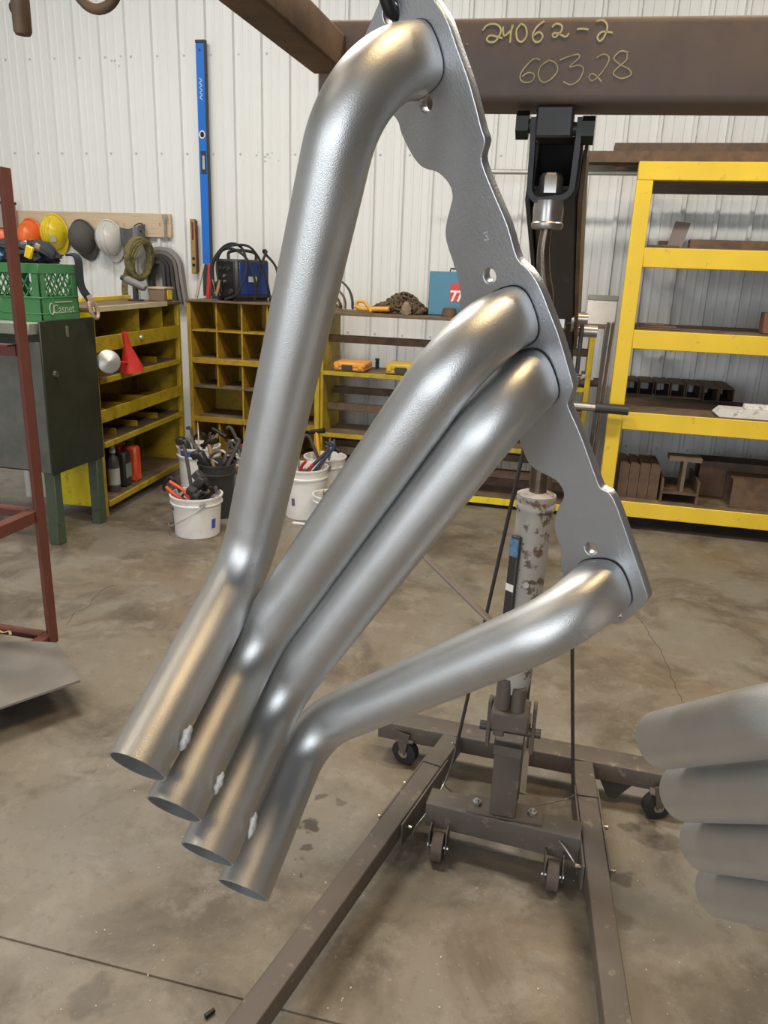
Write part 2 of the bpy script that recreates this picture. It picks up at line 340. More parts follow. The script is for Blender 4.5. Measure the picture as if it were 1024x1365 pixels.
# ------------------------------------------------------------------ the room
def floor_material():
    m = bpy.data.materials.new('stained_concrete'); m.use_nodes = True; nt = m.node_tree; N = nt.nodes; L = nt.links; b = N['Principled BSDF']
    tc = N.new('ShaderNodeTexCoord'); src = tc.outputs['Object']
    def noise(sc, det=8, rough=.6, dist=0.0):
        n = N.new('ShaderNodeTexNoise'); n.inputs['Scale'].default_value = sc; n.inputs['Detail'].default_value = det; n.inputs['Roughness'].default_value = rough; n.inputs['Distortion'].default_value = dist
        L.new(src, n.inputs['Vector']); return n.outputs[0]
    def rng(v, a, b_, c=0., d=1.):
        r = N.new('ShaderNodeMapRange'); r.inputs[1].default_value = a; r.inputs[2].default_value = b_; r.inputs[3].default_value = c; r.inputs[4].default_value = d; L.new(v, r.inputs[0]); return r.outputs[0]
    def mix(f, a, b_, mode='MIX'):
        x = N.new('ShaderNodeMix'); x.data_type = 'RGBA'; x.blend_type = mode
        if isinstance(f, float): x.inputs[0].default_value = f
        else: L.new(f, x.inputs[0])
        for i, c in ((6, a), (7, b_)):
            if isinstance(c, tuple): x.inputs[i].default_value = (*c, 1)
            else: L.new(c, x.inputs[i])
        return x.outputs[2]
    def mul(a, b_):
        x = N.new('ShaderNodeMath'); x.operation = 'MULTIPLY'; L.new(a, x.inputs[0])
        if isinstance(b_, float): x.inputs[1].default_value = b_
        else: L.new(b_, x.inputs[1])
        return x.outputs[0]
    c = mix(rng(noise(0.9, 6, .6, .4), .36, .64), (0.228, 0.210, 0.180), (0.192, 0.150, 0.100))
    c = mix(mul(rng(noise(2.2, 9, .65, .6), .47, .62), .8), c, (0.098, 0.078, 0.057))
    c = mix(mul(rng(noise(5.5, 8, .7, .3), .52, .64), .5), c, (0.30, 0.27, 0.225))
    c = mix(mul(rng(noise(26, 6, .7), .56, .72), .5), c, (0.11, 0.09, 0.07))
    c = mix(mul(rng(noise(70, 4, .6), .62, .72), .35), c, (0.42, 0.38, 0.32))
    v = N.new('ShaderNodeTexVoronoi'); v.inputs['Scale'].default_value = 9; L.new(src, v.inputs['Vector'])
    c = mix(mul(rng(v.outputs['Distance'], .055, .04), rng(noise(1.3), .52, .6)), c, (0.05, 0.04, 0.03))
    # wet oil blotches, each placed; the last paints the shadow under the cart
    wn = N.new('ShaderNodeTexNoise'); wn.inputs['Scale'].default_value = 16; wn.inputs['Detail'].default_value = 6; L.new(src, wn.inputs['Vector'])
    sb = N.new('ShaderNodeVectorMath'); sb.operation = 'SUBTRACT'; L.new(wn.outputs[1], sb.inputs[0]); sb.inputs[1].default_value = (.5, .5, .5)
    sc = N.new('ShaderNodeVectorMath'); sc.operation = 'SCALE'; L.new(sb.outputs[0], sc.inputs[0]); sc.inputs['Scale'].default_value = 0.11
    ad = N.new('ShaderNodeVectorMath'); L.new(src, ad.inputs[0]); L.new(sc.outputs[0], ad.inputs[1])
    rr = rng(noise(1.7, 6), .3, .7, .36, .58)
    for (px, py, r, s) in ((416, 1098, .028, .85), (408, 1130, .016, .7), (400, 1145, .014, .6), (428, 1062, .02, .6), (420, 1040, .02, .5), (398, 1165, .01, .6), (452, 1068, .014, .5), (860, 1110, .05, .5), (885, 1122, .05, .5), (838, 1100, .03, .5), (830, 1172, .03, .6), (815, 1225, .05, .35), (120, 1330, .05, .4), (180, 1240, .1, .2), (740, 1178, .03, .4), (60, 940, .16, .5)):
        p = OZ(px, py, 0)
        d = N.new('ShaderNodeVectorMath'); d.operation = 'DISTANCE'; L.new(ad.outputs[0], d.inputs[0]); d.inputs[1].default_value = p
        f = mul(rng(d.outputs['Value'], r*1.12, r*.8), s); c = mix(f, c, (0.045, 0.035, 0.027))
    L.new(c, b.inputs['Base Color']); L.new(rr, b.inputs['Roughness']); b.inputs['Specular IOR Level'].default_value = .4
    bp = N.new('ShaderNodeBump'); bp.inputs['Strength'].default_value = .12; bp.inputs['Distance'].default_value = .004; L.new(noise(38, 8, .7), bp.inputs['Height']); L.new(bp.outputs[0], b.inputs['Normal'])
    return m
FX0, FX1, FY0 = -5.6, 5.2, -5.0
floor_mb = MB()
JY = 1.236
prof = [(FY0, 0), (JY-.004, 0), (JY-.0025, -.005), (JY+.0045, -.005), (JY+.006, 0), (WALLY+.1, 0), (WALLY+.1, -.15), (FY0, -.15)]
floor_mb.add([(FX0, y, z) for y, z in prof]+[(FX1, y, z) for y, z in prof],
             [(i, i+8, (i+1) % 8+8, (i+1) % 8) for i in range(8)]+[(0, 1, 2, 3, 4, 5, 6, 7), tuple(range(15, 7, -1))])
floor = struct('floor', floor_mb, floor_material())
# hairline cracks lying in the slab
crack_m = mat('crack_dark', (0.07, 0.055, 0.04), 0.9)
for pts in ([(850, 822), (862, 835), (868, 850), (884, 872), (893, 895), (905, 925), (914, 942)], [(88, 832), (102, 815), (118, 808), (126, 795), (140, 785), (152, 780)]):
    mb = MB(); P = [OZ(a, b, .0006) for a, b in pts]; Q = []
    for i in range(len(P)-1):
        for k in range(4):
            Q.append(P[i].lerp(P[i+1], k/4)+Vector((rnd.uniform(-.006, .006), rnd.uniform(-.006, .006), 0)))
    Q.append(P[-1]); ribbon(mb, Q, .0022, .0006, (0, 0, 1)); mb.build('floor_crack', crack_m, floor)

wb = MB(); wb.box(FX0-.15, FX1+.15, WALLY, WALLY+.15, -.15, CEIL); wall_back = struct('wall_back', wb, white_plain)
# ribbed sheets: four high ribs and low stiffeners on each, one object per sheet
PW = .9144; P4 = PW/4
pr = []
for k in range(4):
    o = k*P4
    pr += [(o, .002), (o+.009, .026), (o+.030, .026), (o+.039, .002), (o+.085, .002), (o+.090, .0055), (o+.104, .0055), (o+.109, .002), (o+.155, .002), (o+.160, .0055), (o+.174, .0055), (o+.179, .002)]
pr.append((PW-.002, .002)); sheet = None
x0 = -5.52
nsheet = 0
while x0 < FX1:
    if sheet is None:
        mb = MB(); vs = [(a, -d, z) for z in (0.02, CEIL) for a, d in pr]; n = len(pr)
        mb.add(vs, [(i, i+1, n+i+1, n+i) for i in range(n-1)]); sheet = mb.build('wall_panel', white_panel, wall_back, ang=20); o = sheet
    else:
        o = sheet.copy(); COL.objects.link(o); o.parent = wall_back
    o.location = (x0, WALLY-.001, 0); x0 += PW; nsheet += 1
mb = MB()
for zz in (.35, 1.1, 2.43, 3.13, 4.3):
    for k in range(46):
        xx = -5.52+k*P4+.07
        if xx > FX1: break
        mb.cyl((xx, WALLY-.002, zz), (xx, WALLY-.010, zz), .010, .008, 6)
for k in range(7):
    q = OY(349+rnd.uniform(-10, 30), 208+rnd.uniform(-9, 9), WALLY); mb.cyl((q.x, WALLY-.002, q.z), (q.x, WALLY-.007, q.z), .010, .008, 6)
    q = OY(158+rnd.uniform(-9, 9), 82+rnd.uniform(-8, 8), WALLY); mb.cyl((q.x, WALLY-.002, q.z), (q.x, WALLY-.007, q.z), .009, .008, 6)
o = mb.build('panel_screws', screw_m, wall_back); o['kind'] = 'stuff'
struct('wall_left', MB().box(FX0-.15, FX0, FY0, WALLY, -.15, CEIL), white_plain)
struct('wall_right', MB().box(FX1, FX1+.15, FY0, WALLY, -.15, CEIL), grey_wall)
struct('ceiling', MB().box(FX0-.15, FX1+.15, FY0-.15, WALLY+.15, CEIL, CEIL+.15), grey_wall)
mb = MB(); xs_ = [FX0-.15]+[e for d_ in DOORS for e in d_]+[FX1+.15]
for k in range(0, len(xs_), 2): mb.box(xs_[k], xs_[k+1], FY0-.15, FY0, -.15, DOOR_H)
mb.box(FX0-.15, FX1+.15, FY0-.15, FY0, DOOR_H, CEIL)
struct('wall_front', mb, grey_wall)
for i, (lx, ly) in enumerate(LAMP_SPOTS):
    t = thing('ceiling_lamp', ['strip lamp over the green cabinet', 'warm strip lamp left of the hoist', 'warm strip lamp in front of the yellow rack', 'strip lamp behind the red cart', 'warmest strip lamp above the headers'][i], 'lamp', (lx, ly, CEIL-.40), 0, 'ceiling strip lamps')
    MB().box(-.66, .66, -.2, .2, .03, .10, .01).build('housing', dull_silver, t)
    MB().box(-.62, .62, -.17, .17, .008, .03).build('diffuser', lamp_em, t)
    for s in (-1, 1): MB().cyl((s*.5, 0, .1), (s*.5, 0, .4), .004, n=6).build('hanger_rod', steel, t)

# ------------------------------------------------------------------ the exhaust header hanging in front
TD = 0.0445; TR = TD/2
def n_cam(a, b, c): return (cr*a - cu*b + cf*c).normalized()
FN = n_cam(-.70, .408, -.60)                     # the plate faces left and towards the camera
P1c = DP(560, 72, .495)
def on_plate(x, y, off=0.0):
    q = ray(x, y); t = ((P1c+FN*off-CAM).dot(FN))/q.dot(FN); return CAM+q*t
P4c = on_plate(811, 790)
FL = (P4c-P1c).normalized(); FL = (FL-FN*FL.dot(FN)).normalized(); FS = FN.cross(FL)
def to_pl(p): d = p-P1c; return (d.dot(FL), d.dot(FS))
base_z = DP(324, 1200, .62).z
header = thing('exhaust_header', 'silver four-pipe exhaust header hanging from a hook by its flange, in the foreground', 'header', (P1c.x, P1c.y, base_z))
right = [(583, 0), (599, 25), (613, 64), (627, 103), (637, 138), (645, 170), (650, 187), (645, 208), (650, 228), (664, 262), (680, 300), (693, 343), (708, 359), (722, 380), (737, 417), (750, 452), (766, 507), (767, 516), (762, 530), (761, 541), (778, 580), (799, 638), (806, 651), (821, 663), (842, 720), (864, 784), (865, 799), (849, 816), (832, 828), (819, 829)]
right = [(a-4.5, b+1.5) for a, b in right]
left = [(795, 822), (768, 806), (753, 772), (749, 750), (748, 730), (741, 709), (740, 697), (744, 680), (751, 667), (752, 655), (741, 639), (716, 626), (704, 614), (695, 592), (686, 562), (680, 532), (672, 502), (655, 478), (630, 450), (616, 425), (613, 403), (615, 394), (611, 369), (605, 350), (596, 322), (595, 303), (600, 281), (604, 262), (599, 244), (583, 228), (564, 222), (550, 206), (536, 178), (530, 159), (512, 140), (490, 118), (480, 85), (486, 52), (497, 25), (508, 0), (519, -20), (540, -32), (566, -22)]
outl = [to_pl(on_plate(a, b)) for a, b in right+left]
def rnd_poly(pl, k=3):
    P = [Vector((a, b, 0)) for a, b in pl]; n = len(P); out = []
    for i in range(n):
        p0, p1, p2, p3 = P[i-1], P[i], P[(i+1) % n], P[(i+2) % n]
        for j in range(k):
            t = j/k; q = .5*((2*p1)+(p2-p0)*t+(2*p0-5*p1+4*p2-p3)*t*t+(3*p1-p0-3*p2+p3)*t**3); out.append((q.x, q.y))
    return out
polys = [rnd_poly(outl)]
holes = [(568, 138, .0062), (653, 368, .0060), (788, 732, .0060), (521, 18, .0080), (824, 820, .0035)]
for (a, b, r) in holes:
    c = to_pl(on_plate(a, b)); polys.append([(c[0]+r*cos(2*pi*k/20), c[1]+r*sin(2*pi*k/20)) for k in range(20)])
ports = [(556, 81), (681, 425), (708, 506), (806, 778)]
PTH = .0072
M = Matrix((FL, FS, FN)).transposed().to_4x4(); M.translation = P1c-FN*(PTH/2)
fl = curve_mesh('flange', polys, PTH-.0016, .0008, M, flange_m, header); fl['label'] = 'scalloped flange plate with bolt holes'
# small stamp struck into the plate
mb = MB()
for seg in ([(645, 311), (651, 309), (648, 314), (652, 319), (646, 320)],):
    ribbon(mb, [on_plate(a, b, .0003) for a, b in seg], .0012, .0006, FN)
mb.build('stamp_mark', weld_m, header, world=True)
dvec = n_cam(-.325, .755, -.570)
ends = [(183, 1022, .55), (232, 1079, .573), (276, 1139, .596), (324, 1187, .62)]
bend_y = [751, 862, 925, 971]                    # picture rows of the lower bends
Bs = [(481, 97, .458), (629, 449, .490), (675, 536, .512), (757, 834, .548)]
def squared(path, rr, first, ln):
    """round tube that turns into a rounded-square port over its first ln metres"""
    acc = [0]
    for i in range(1, len(path)): acc.append(acc[-1]+(path[i]-path[i-1]).length)
    def prof(i, cx, sy):
        t = max(0, 1-acc[i]/ln); t = t*t*(3-2*t); e = 2+1.6*t
        k = (abs(cx)**e+abs(sy)**e)**(-1/e); k = (1+(k-1)*.7)*(1-.055*t)
        return cx*k, sy*k
    return prof
for i in range(4):
    A = on_plate(*ports[i]); E_ = DP(*ends[i]); s_lo, s_hi = 0.0, .4
    for _ in range(40):
        sm = (s_lo+s_hi)/2; v_ = E_-dvec*sm-CAM; yy_ = 682.5-FPX*v_.dot(cu)/v_.dot(cf)
        if yy_ > bend_y[i]: s_lo = sm
        else: s_hi = sm
    C_ = E_-dvec*s_lo
    a_in = A-FN*.001; B = DP(*Bs[i]); B = A+FN*max(.03, (B-A).dot(FN))*.55+(B-A)*.45 if i != 0 else A+(B-A)*.5+FN*((B-A).dot(FN))*.5 if i == 0 else B
    if i in (1, 2): B = DP(*Bs[i])
    path = fillet([a_in, B, C_, E_], ([.060, .06], [.058, .06], [.058, .06], [.062, .05])[i], 18)
    # resample the first stretch so that the port shape blends
    full = [path[0]+(path[1]-path[0])*(k/8) for k in range(8)]+path[1:]
    mb = MB(); pf = squared(full, TR, True, .045)
    mb.rings(full, TR, 56, caps=False, twist0=FL, prof=pf)
    inner = full[::-1][:26]
    mb.rings(inner, TR-.0014, 56, caps=False, twist0=FL)
    o = len(mb.v); n = 56; b0 = (len(full)-1)*n; e0 = len(full)*n
    # close the open end with its thin rim
    vo = [mb.v[b0+k] for k in range(n)]; c = sum(vo, Vector())/n
    mb.add(vo+[c+(p-c)*((TR-.0014)/TR) for p in vo], [(k, (k+1) % n, n+(k+1) % n, n+k) for k in range(n)])
    p = mb.build('pipe', silver, header, world=True)
    g = MB(); g.rings([A+FN*.0002, A+FN*.0011], [TR*(1.04 if i in (1, 2) else 1.012)]*2, 56, twist0=FL, prof=lambda i_, cx, sy: squared([Vector(), Vector((1, 0, 0))], 1, 1, 1)(0, cx, sy))
    g.build('port_gap', gap_m, p, world=True)
for (a, b, a2, b2, d, w) in ((254, 968, 242, 1000, .556, .0075), (297, 1030, 287, 1058, .578, .006), (341, 1084, 333, 1117, .600, .006)):
    mb = MB(); P0, P1 = DP(a, b, d), DP(a2, b2, d); ax_ = (P1-P0).normalized(); sd_ = ax_.cross(cf).normalized(); nn_ = sd_.cross(ax_)
    mb.ell(P0.lerp(P1, .5), (w*.46, (P1-P0).length*.54, w*.30), 14, 10, Matrix((sd_, ax_, nn_)).transposed())
    for q_ in range(len(mb.v)): mb.v[q_] += sd_*(.0006*sin((mb.v[q_]-P0).dot(ax_)*900))+ax_*(.0006*cos(q_*2.3))
    mb.build('weld_tab', weld_m, header, world=True)

# ------------------------------------------------------------------ second header at the right edge
D2 = n_cam(.15, -.36, -.92)
ends2 = [(884, 986, .600), (914, 1057, .618), (940, 1124, .632), (960, 1186, .648)]
pz = min(DP(*e).z for e in ends2)-.025
e0 = DP(*ends2[0]); header2 = thing('exhaust_header', 'second silver exhaust header cut off by the right edge, four stacked pipe ends', 'header', (e0.x, e0.y, pz))
for i, e in enumerate(ends2):
    E_ = DP(*e); K = E_+D2*.17; Q = K+(cr*.8+cu*.1-cf*.12).normalized()*(.16+.03*i); R_ = Q+(cr*.35+cu*.8+cf*.3).normalized()*(.10-.02*i)
    path = fillet([E_, K, Q, R_], [.06, .06], 12); mb = MB(); mb.rings(path, TR, 48, caps=False); mb.rings(path[::-1], TR-.0014, 48, caps=False)
    vo = mb.v[:48]; c = sum(vo, Vector())/48
    mb.add(vo+[c+(p-c)*((TR-.0014)/TR) for p in vo], [((k+1) % 48, k, 48+k, 48+(k+1) % 48) for k in range(48)])
    mb.build('pipe', silver, header2, world=True)
    if i == 0: qtop = R_
    qlast = R_
mb = MB(); dd = (qlast-qtop).normalized(); mb.bar(qtop-dd*.06, qlast+dd*.06, .07, .008, (cr*.35+cu*.8+cf*.3), .002); mb.build('flange', flange_m, header2, world=True)

# ------------------------------------------------------------------ spreader frame of rusty square tube on the hoist
BY0, BZ0, BZ1 = 1.20, 1.833, 1.939
BANG = radians(4.0)
bx_l = OY(425, 100, BY0).x
spread = thing('lifting_frame', 'rusty brown square-tube lifting frame with yellow chalk numbers across the top of the picture', 'lifting frame', (-.03, 1.25, BZ0))
def hollow(mb, p, q, w, h, t=.006, r=.010, up=(0, 0, 1)):
    """rounded hollow square tube from p to q"""
    p, q = Vector(p), Vector(q); d = (q-p).normalized(); x = d.cross(Vector(up)).normalized(); z = x.cross(d)
    def ring(c, a, b, rr):
        out = []
        for (sx, sz, a0) in ((1, 1, 0), (-1, 1, pi/2), (-1, -1, pi), (1, -1, 3*pi/2)):
            for k in range(4):
                an = a0+k*pi/6; out.append(c+x*(sx*(a-rr)+rr*cos(an))+z*(sz*(b-rr)+rr*sin(an)))
        return out
    A, B, C_, D_ = ring(p, w/2, h/2, r), ring(q, w/2, h/2, r), ring(p, w/2-t, h/2-t, max(r-t, .002)), ring(q, w/2-t, h/2-t, max(r-t, .002)); n = 16
    fs = []
    for k in range(n):
        j = (k+1) % n
        fs += [(k, n+k, n+j, j), (2*n+k, 2*n+j, 3*n+j, 3*n+k), (k, j, 2*n+j, 2*n+k), (n+k, 3*n+k, 3*n+j, n+j)]
    mb.add(A+B+C_+D_, fs); return mb
bdir = Vector((cos(BANG), sin(BANG), 0)); bnr = Vector((sin(BANG), -cos(BANG), 0)); b_o = Vector((bx_l, BY0, 0))
def on_beam(x, y, off=.0008): q = ray(x, y); return CAM+q*((b_o+bnr*off-CAM).dot(bnr)/q.dot(bnr))
def beam_y(x): return BY0+(x-bx_l)*math.tan(BANG)
_bc = b_o-bnr*.051+Vector((0, 0, 1.886))
bm = hollow(MB(), _bc, _bc+bdir*1.65, .102, .106, .006, .010).build('cross_beam', rust_beam, spread, world=True)
arm_x = -.384
hollow(MB(), (arm_x, 1.199, 1.893), (arm_x, .15, 1.893), .050, .050, .004, .005).build('left_arm', rust_arm, spread, world=True)
hollow(MB(), (.95, 1.29, 1.893), (.95, .15, 1.893), .050, .050, .004, .005).build('right_arm', rust_arm, spread, world=True)
HB = on_plate(525, 15)-FN*.0035
MB().cyl((arm_x-.30, HB.y, 1.934), (1.05, HB.y, 1.934), .014, n=14).build('hanging_rod', rust_arm, spread, world=True)
# soapstone numbers on the face of the beam
st = [[(10, 108), (25, 90), (50, 85), (70, 95), (74, 115), (56, 145), (36, 150), (24, 140), (36, 126), (58, 130), (80, 136)],
      [(82, 95), (84, 125), (96, 122), (112, 105), (118, 88)], [(116, 88), (110, 118), (107, 152)],
      [(146, 84), (130, 108), (133, 140), (150, 148), (166, 125), (162, 95), (146, 84)],
      [(230, 74), (203, 95), (187, 125), (195, 148), (214, 146), (223, 126), (209, 114), (192, 126)],
      [(256, 96), (272, 84), (291, 92), (288, 112), (266, 133), (258, 122), (276, 118), (304, 131), (316, 118)],
      [(345, 104), (364, 102), (386, 105)], [(414, 75), (438, 72), (453, 93), (442, 130), (426, 146), (418, 131), (435, 113), (472, 116)],
      [(214, 213), (190, 210), (156, 244), (142, 274), (155, 292), (184, 289), (193, 266), (172, 258), (150, 272)],
      [(246, 214), (216, 236), (208, 270), (225, 293), (254, 280), (276, 250), (268, 224), (246, 214)],
      [(284, 214), (310, 203), (347, 193), (352, 206), (318, 238), (350, 232), (368, 246), (352, 284), (322, 301), (296, 290)],
      [(414, 206), (440, 192), (459, 206), (446, 240), (420, 272), (398, 288), (388, 274), (398, 262), (416, 272), (432, 290)],
      [(526, 186), (500, 182), (476, 208), (500, 230), (530, 246), (536, 266), (502, 279), (474, 262), (490, 240), (520, 214), (523, 190)],
      [(-72, 108), (-69, 114)], [(-48, 155), (-42, 159)]]
for k, s_ in enumerate(st):
    mb = MB(); P = [on_beam(640+a/2.6667, b/2.6667) for a, b in s_]
    ribbon(mb, smooth(P, 4), .0024 if k < 8 else .0017, .0008, bnr); mb.build('chalk_stroke', chalk if k < 8 else chalk2, bm, world=True)

# chain hook through the header's top hole
hk = thing('chain_hook', 'dark steel hook holding the foreground header by its top hole', 'hook', (HB.x, HB.y, HB.z-.012))
HX = (FN*1.0); up = Vector((0, 0, 1))
arc = [HB-FN*.017+up*.016, HB-FN*.014+up*.004, HB-FN*.006-up*.002, HB+FN*.003-up*.001, HB+FN*.009+up*.004, HB+FN*.012+up*.016, HB+FN*.006+up*.05, HB+up*.075, HB-FN*.003+up*.09]
MB().rings(smooth(arc, 5), .0046, 12).build('hook_bend', blackm, hk, world=True)
z0 = HB.z+.082
k = 0
while z0 < 1.885:
    mb = MB(); ax = Vector((1, 0, 0)) if k % 2 else Vector((0, 1, 0)); c = Vector((HB.x, HB.y, z0+.016))
    lp = [c+ax*(.009*cos(a))+up*((.011 if sin(a) > 0 else -.011)*1.0+.009*sin(a)) for a in [2*pi*j/20 for j in range(20)]]
    mb.rings(lp, .0035, 8, closed=True); mb.build('link', blackm, hk, world=True); z0 += .033; k += 1
lp = [Vector((HB.x, HB.y+.019*cos(a), 1.934+.022*sin(a))) for a in [2*pi*j/20 for j in range(20)]]
MB().rings(lp, .0035, 8, closed=True).build('link', blackm, hk, world=True)
# the hook for the second header, out of view above it
h2 = Vector((qtop.x, HB.y, 0)); hk2 = thing('chain_hook', 'dark chain holding the second header from above', 'hook', (qtop.x, qtop.y, qtop.z+.02))
ca, cb = qtop+up*.012, Vector((qtop.x, HB.y, 1.895)); cn = int((cb-ca).length/.031); cdir = (cb-ca).normalized()
for k in range(cn+1):
    c = ca.lerp(cb, k/cn); s1 = cdir.orthogonal().normalized(); s1 = s1 if k % 2 else cdir.cross(s1)
    MB().rings([c+s1*(.009*cos(a))+cdir*((.011 if sin(a) > 0 else -.011)+.009*sin(a)) for a in [2*pi*j/16 for j in range(16)]], .0032, 6, closed=True).build('link', blackm, hk2, world=True)
MB().rings([Vector((qtop.x, HB.y+.019*cos(a), 1.932+.022*sin(a))) for a in [2*pi*j/20 for j in range(20)]], .0032, 8, closed=True).build('link', blackm, hk2, world=True)
# two idle hooks hanging from the left arm at the top left
pg = DP(31, 48, .80)
pgo = thing('hanging_peg', 'short rusty round bar hanging at the top left corner', 'bar', (pg.x, pg.y, pg.z))
q = pg+up*.11
MB().rings([pg+up*.001, pg+up*.004, pg+up*.05, q], [.0075, .0092, .0095, .0095], 16).build('bar', rust_arm, pgo, world=True)
MB().rings([q, q+Vector((.05, 0, .012)), Vector((arm_x-.0315, q.y, 1.900))], .006, 10).build('bracket', rust_arm, pgo, world=True)
MB().cyl(pg+Vector((-.013, .004, .027)), pg+Vector((-.006, .004, .027)), .0055, n=10).build('bolt', blackm, pgo, world=True)
rg = DP(131, 12, .80)
ro = thing('hook_loop', 'dark round steel loop peeking in at the top left beside the rusty bar', 'hook', (rg.x, rg.y, rg.z))
lp = [rg+up*.024+cr*(.022*cos(a))+Vector((0, 0, .024*sin(a))) for a in [2*pi*j/28 for j in range(28)]]
MB().rings(lp, .0055, 10, closed=True).build('loop', rust_arm, ro, world=True)
MB().rings([rg+up*.048, rg+up*.065, Vector((arm_x-.0305, rg.y, 1.895))], .005, 8).build('bracket', rust_arm, ro, world=True)

# ------------------------------------------------------------------ the engine hoist
hoist = thing('engine_hoist', 'grey-brown engine hoist on casters standing on the floor behind the header', 'hoist', (-.03, 1.9, 0))
hollow(MB(), (-.50, 2.250, .115), (.52, 2.212, .115), .085, .062, .004, .004).build('rear_beam', hoist_m, hoist, world=True)
hollow(MB(), (-.265, 1.872, .112), (.165, 1.842, .112), .075, .078, .004, .004).build('cross_beam', hoist_m, hoist, world=True)
dL = Vector((-.2205, -.960, 0)).normalized(); dR = Vector((.075, -.9972, 0)).normalized()
oL = Vector((-.262, 2.14, .112)); oR = Vector((.176, 2.12, .112))
for o_, d_, s_ in ((oL, dL, 1), (oR, dR, -1)):
    sd = Vector((-d_.y, d_.x, 0))
    hollow(MB(), o_-d_*.06, o_+d_*.11, .062, .062, .005, .004).build('leg_socket', hoist_m, hoist, world=True)
    lg = hollow(MB(), o_+d_*.114, o_+d_*1.45, .058, .058, .004, .004).build('leg', hoist_m, hoist, world=True)
    for e in (-1, 1):
        mb = MB(); mb.bar(o_+d_*.06+sd*e*.0335-up*.012, o_+d_*.40+sd*e*.0335-up*.012, .006, .075, ch=.001); mb.build('side_plate', hoist_m, hoist, world=True)
    for q_ in (.2, .37): MB().cyl(o_+d_*q_-sd*.052, o_+d_*q_+sd*.052, .006, n=8).build('pin', ram_m, hoist, world=True)
    f_ = o_+d_*1.42
    w_ = MB(); w_.rings([f_+sd*.018-up*.074, f_-sd*.018-up*.074], .036, 18); w_.build('caster_wheel', caster_wheel_m, hoist, world=True)
    MB().box(f_.x-.03, f_.x+.03, f_.y-.03, f_.y+.03, .072, .082).build('caster_plate', hoist_dark, hoist, world=True)
# gussets under the rear beam and swivel casters at its ends
for (x, y, s_) in ((-.405, 2.275, 1), (.405, 2.225, -1)):
    mb = MB(); xx = x+s_*.075
    mb.prism([(0, .085), (s_*.10, .085), (s_*.07, .025), (s_*.045, .025)], (xx, y-.035, 0), (1, 0, 0), (0, 0, 1), .006); mb.build('gusset', hoist_dark, hoist, world=True)
    cw = MB(); ax = Vector((.30*s_, .95, 0)).normalized(); c = Vector((x, y-.062, .045))
    cw.rings([c-ax*.016, c-ax*.014, c+ax*.014, c+ax*.016], [.040, .044, .044, .040], 24); w_ = cw.build('caster_wheel', rubber, hoist, world=True)
    hb = MB(); hb.rings([c-ax*.02, c+ax*.02], .016, 14); hb.build('hub', steel, w_, world=True)
    fk = MB(); fw = ax.cross(up)
    for e in (-1, 1):
        fk.prism([(-.008, -.05), (.008, -.05), (.024, .036), (-.026, .036)], c+ax*(e*.021)+up*.045-up*.0, fw, up, .003)
    fk.box(c.x-.028, c.x+.028, c.y-.028, y, .093, .099); fk.build('caster_fork', hoist_m, hoist, world=True)
    MB().rings([c-ax*.026, c+ax*.026], .006, 8).build('axle_bolt', steel, hoist, world=True)
# fixed casters under the front cross beam
for (x, y) in ((-.222, 1.80), (.100, 1.778)):
    c = Vector((x, y, .040)); w_ = MB().rings([c-Vector((.017, 0, 0)), c-Vector((.015, 0, 0)), c+Vector((.015, 0, 0)), c+Vector((.017, 0, 0))], [.036, .040, .040, .036], 24).build('caster_wheel', caster_wheel_m, hoist, world=True)
    for e in (-1, 1): MB().box(x+e*.024-.002, x+e*.024+.002, y-.018, y+.05, .035, .10).build('caster_fork', hoist_m, hoist, world=True)
    MB().cyl((x-.03, y, .04), (x+.03, y, .04), .006, n=8).build('axle_bolt', steel, hoist, world=True)
# mast, base plate, bolts
MX = -.052
hollow(MB(), (MX, 1.868, .152), (MX, 1.868, .425), .074, .075, .006, .004, (0, 1, 0)).build('post_socket', hoist_m, hoist, world=True)
hollow(MB(), (MX+.012, 1.935, .16), (MX+.012, 1.935, 1.50), .055, .055, .005, .004, (0, 1, 0)).build('mast', hoist_m, hoist, world=True)
MB().box(MX-.10, MX+.11, 1.825, 1.90, .151, .158, .001).build('base_plate', hoist_m, hoist, world=True)
for x in (MX-.075, MX+.082): MB().lathe([(.013, .158), (.013, .168), (.007, .169), (.007, .175), (0, .176)], 6, (x, 1.862, 0)).build('bolt', steel, hoist, world=True)
MB().box(MX+.012-.045, MX+.012+.045, 1.955, 2.24, .147, .152).build('mast_plate', hoist_m, hoist, world=True)
for x in (MX-.03, MX+.048): MB().bar((x, 1.96, .40), (x, 2.22, .15), .008, .03).build('mast_brace', hoist_m, hoist, world=True)
# hydraulic jack: block, side cylinders, big cylinder, ram
JX, JYY = -.045, 1.755
jack = MB()
jack.rings([(JX-.008, JYY+.01, .60), (JX-.006, JYY+.008, .64), (JX+.002, JYY, 1.085)], [.036, .040, .0425], 30)
jack = jack.build('jack_cylinder', jack_m, hoist, world=True)
mb = MB(); mb.lathe([(.030, -.0), (.0465, .002), (.0475, .012), (.044, .018), (.046, .026), (.045, .036), (.030, .042)], 28, (JX+.002, JYY, 1.080)); mb.build('jack_collar', jack_m, jack, world=True)
MB().rings([(JX+.004, JYY, 1.12), (JX+.008, JYY-.012, 1.52)], .0205, 24).build('jack_ram', ram_m, hoist, world=True)
a0, b0 = Vector((JX-.040, JYY-.030, .66)), Vector((JX-.033, JYY-.036, 1.02))
mb = MB(); mb.bar(a0, b0, .026, .012, (-.55, -.83, 0), .003); sp = mb.build('jack_side_strip', charcoal, jack, world=True)
st_c = b0-(b0-a0).normalized()*.028
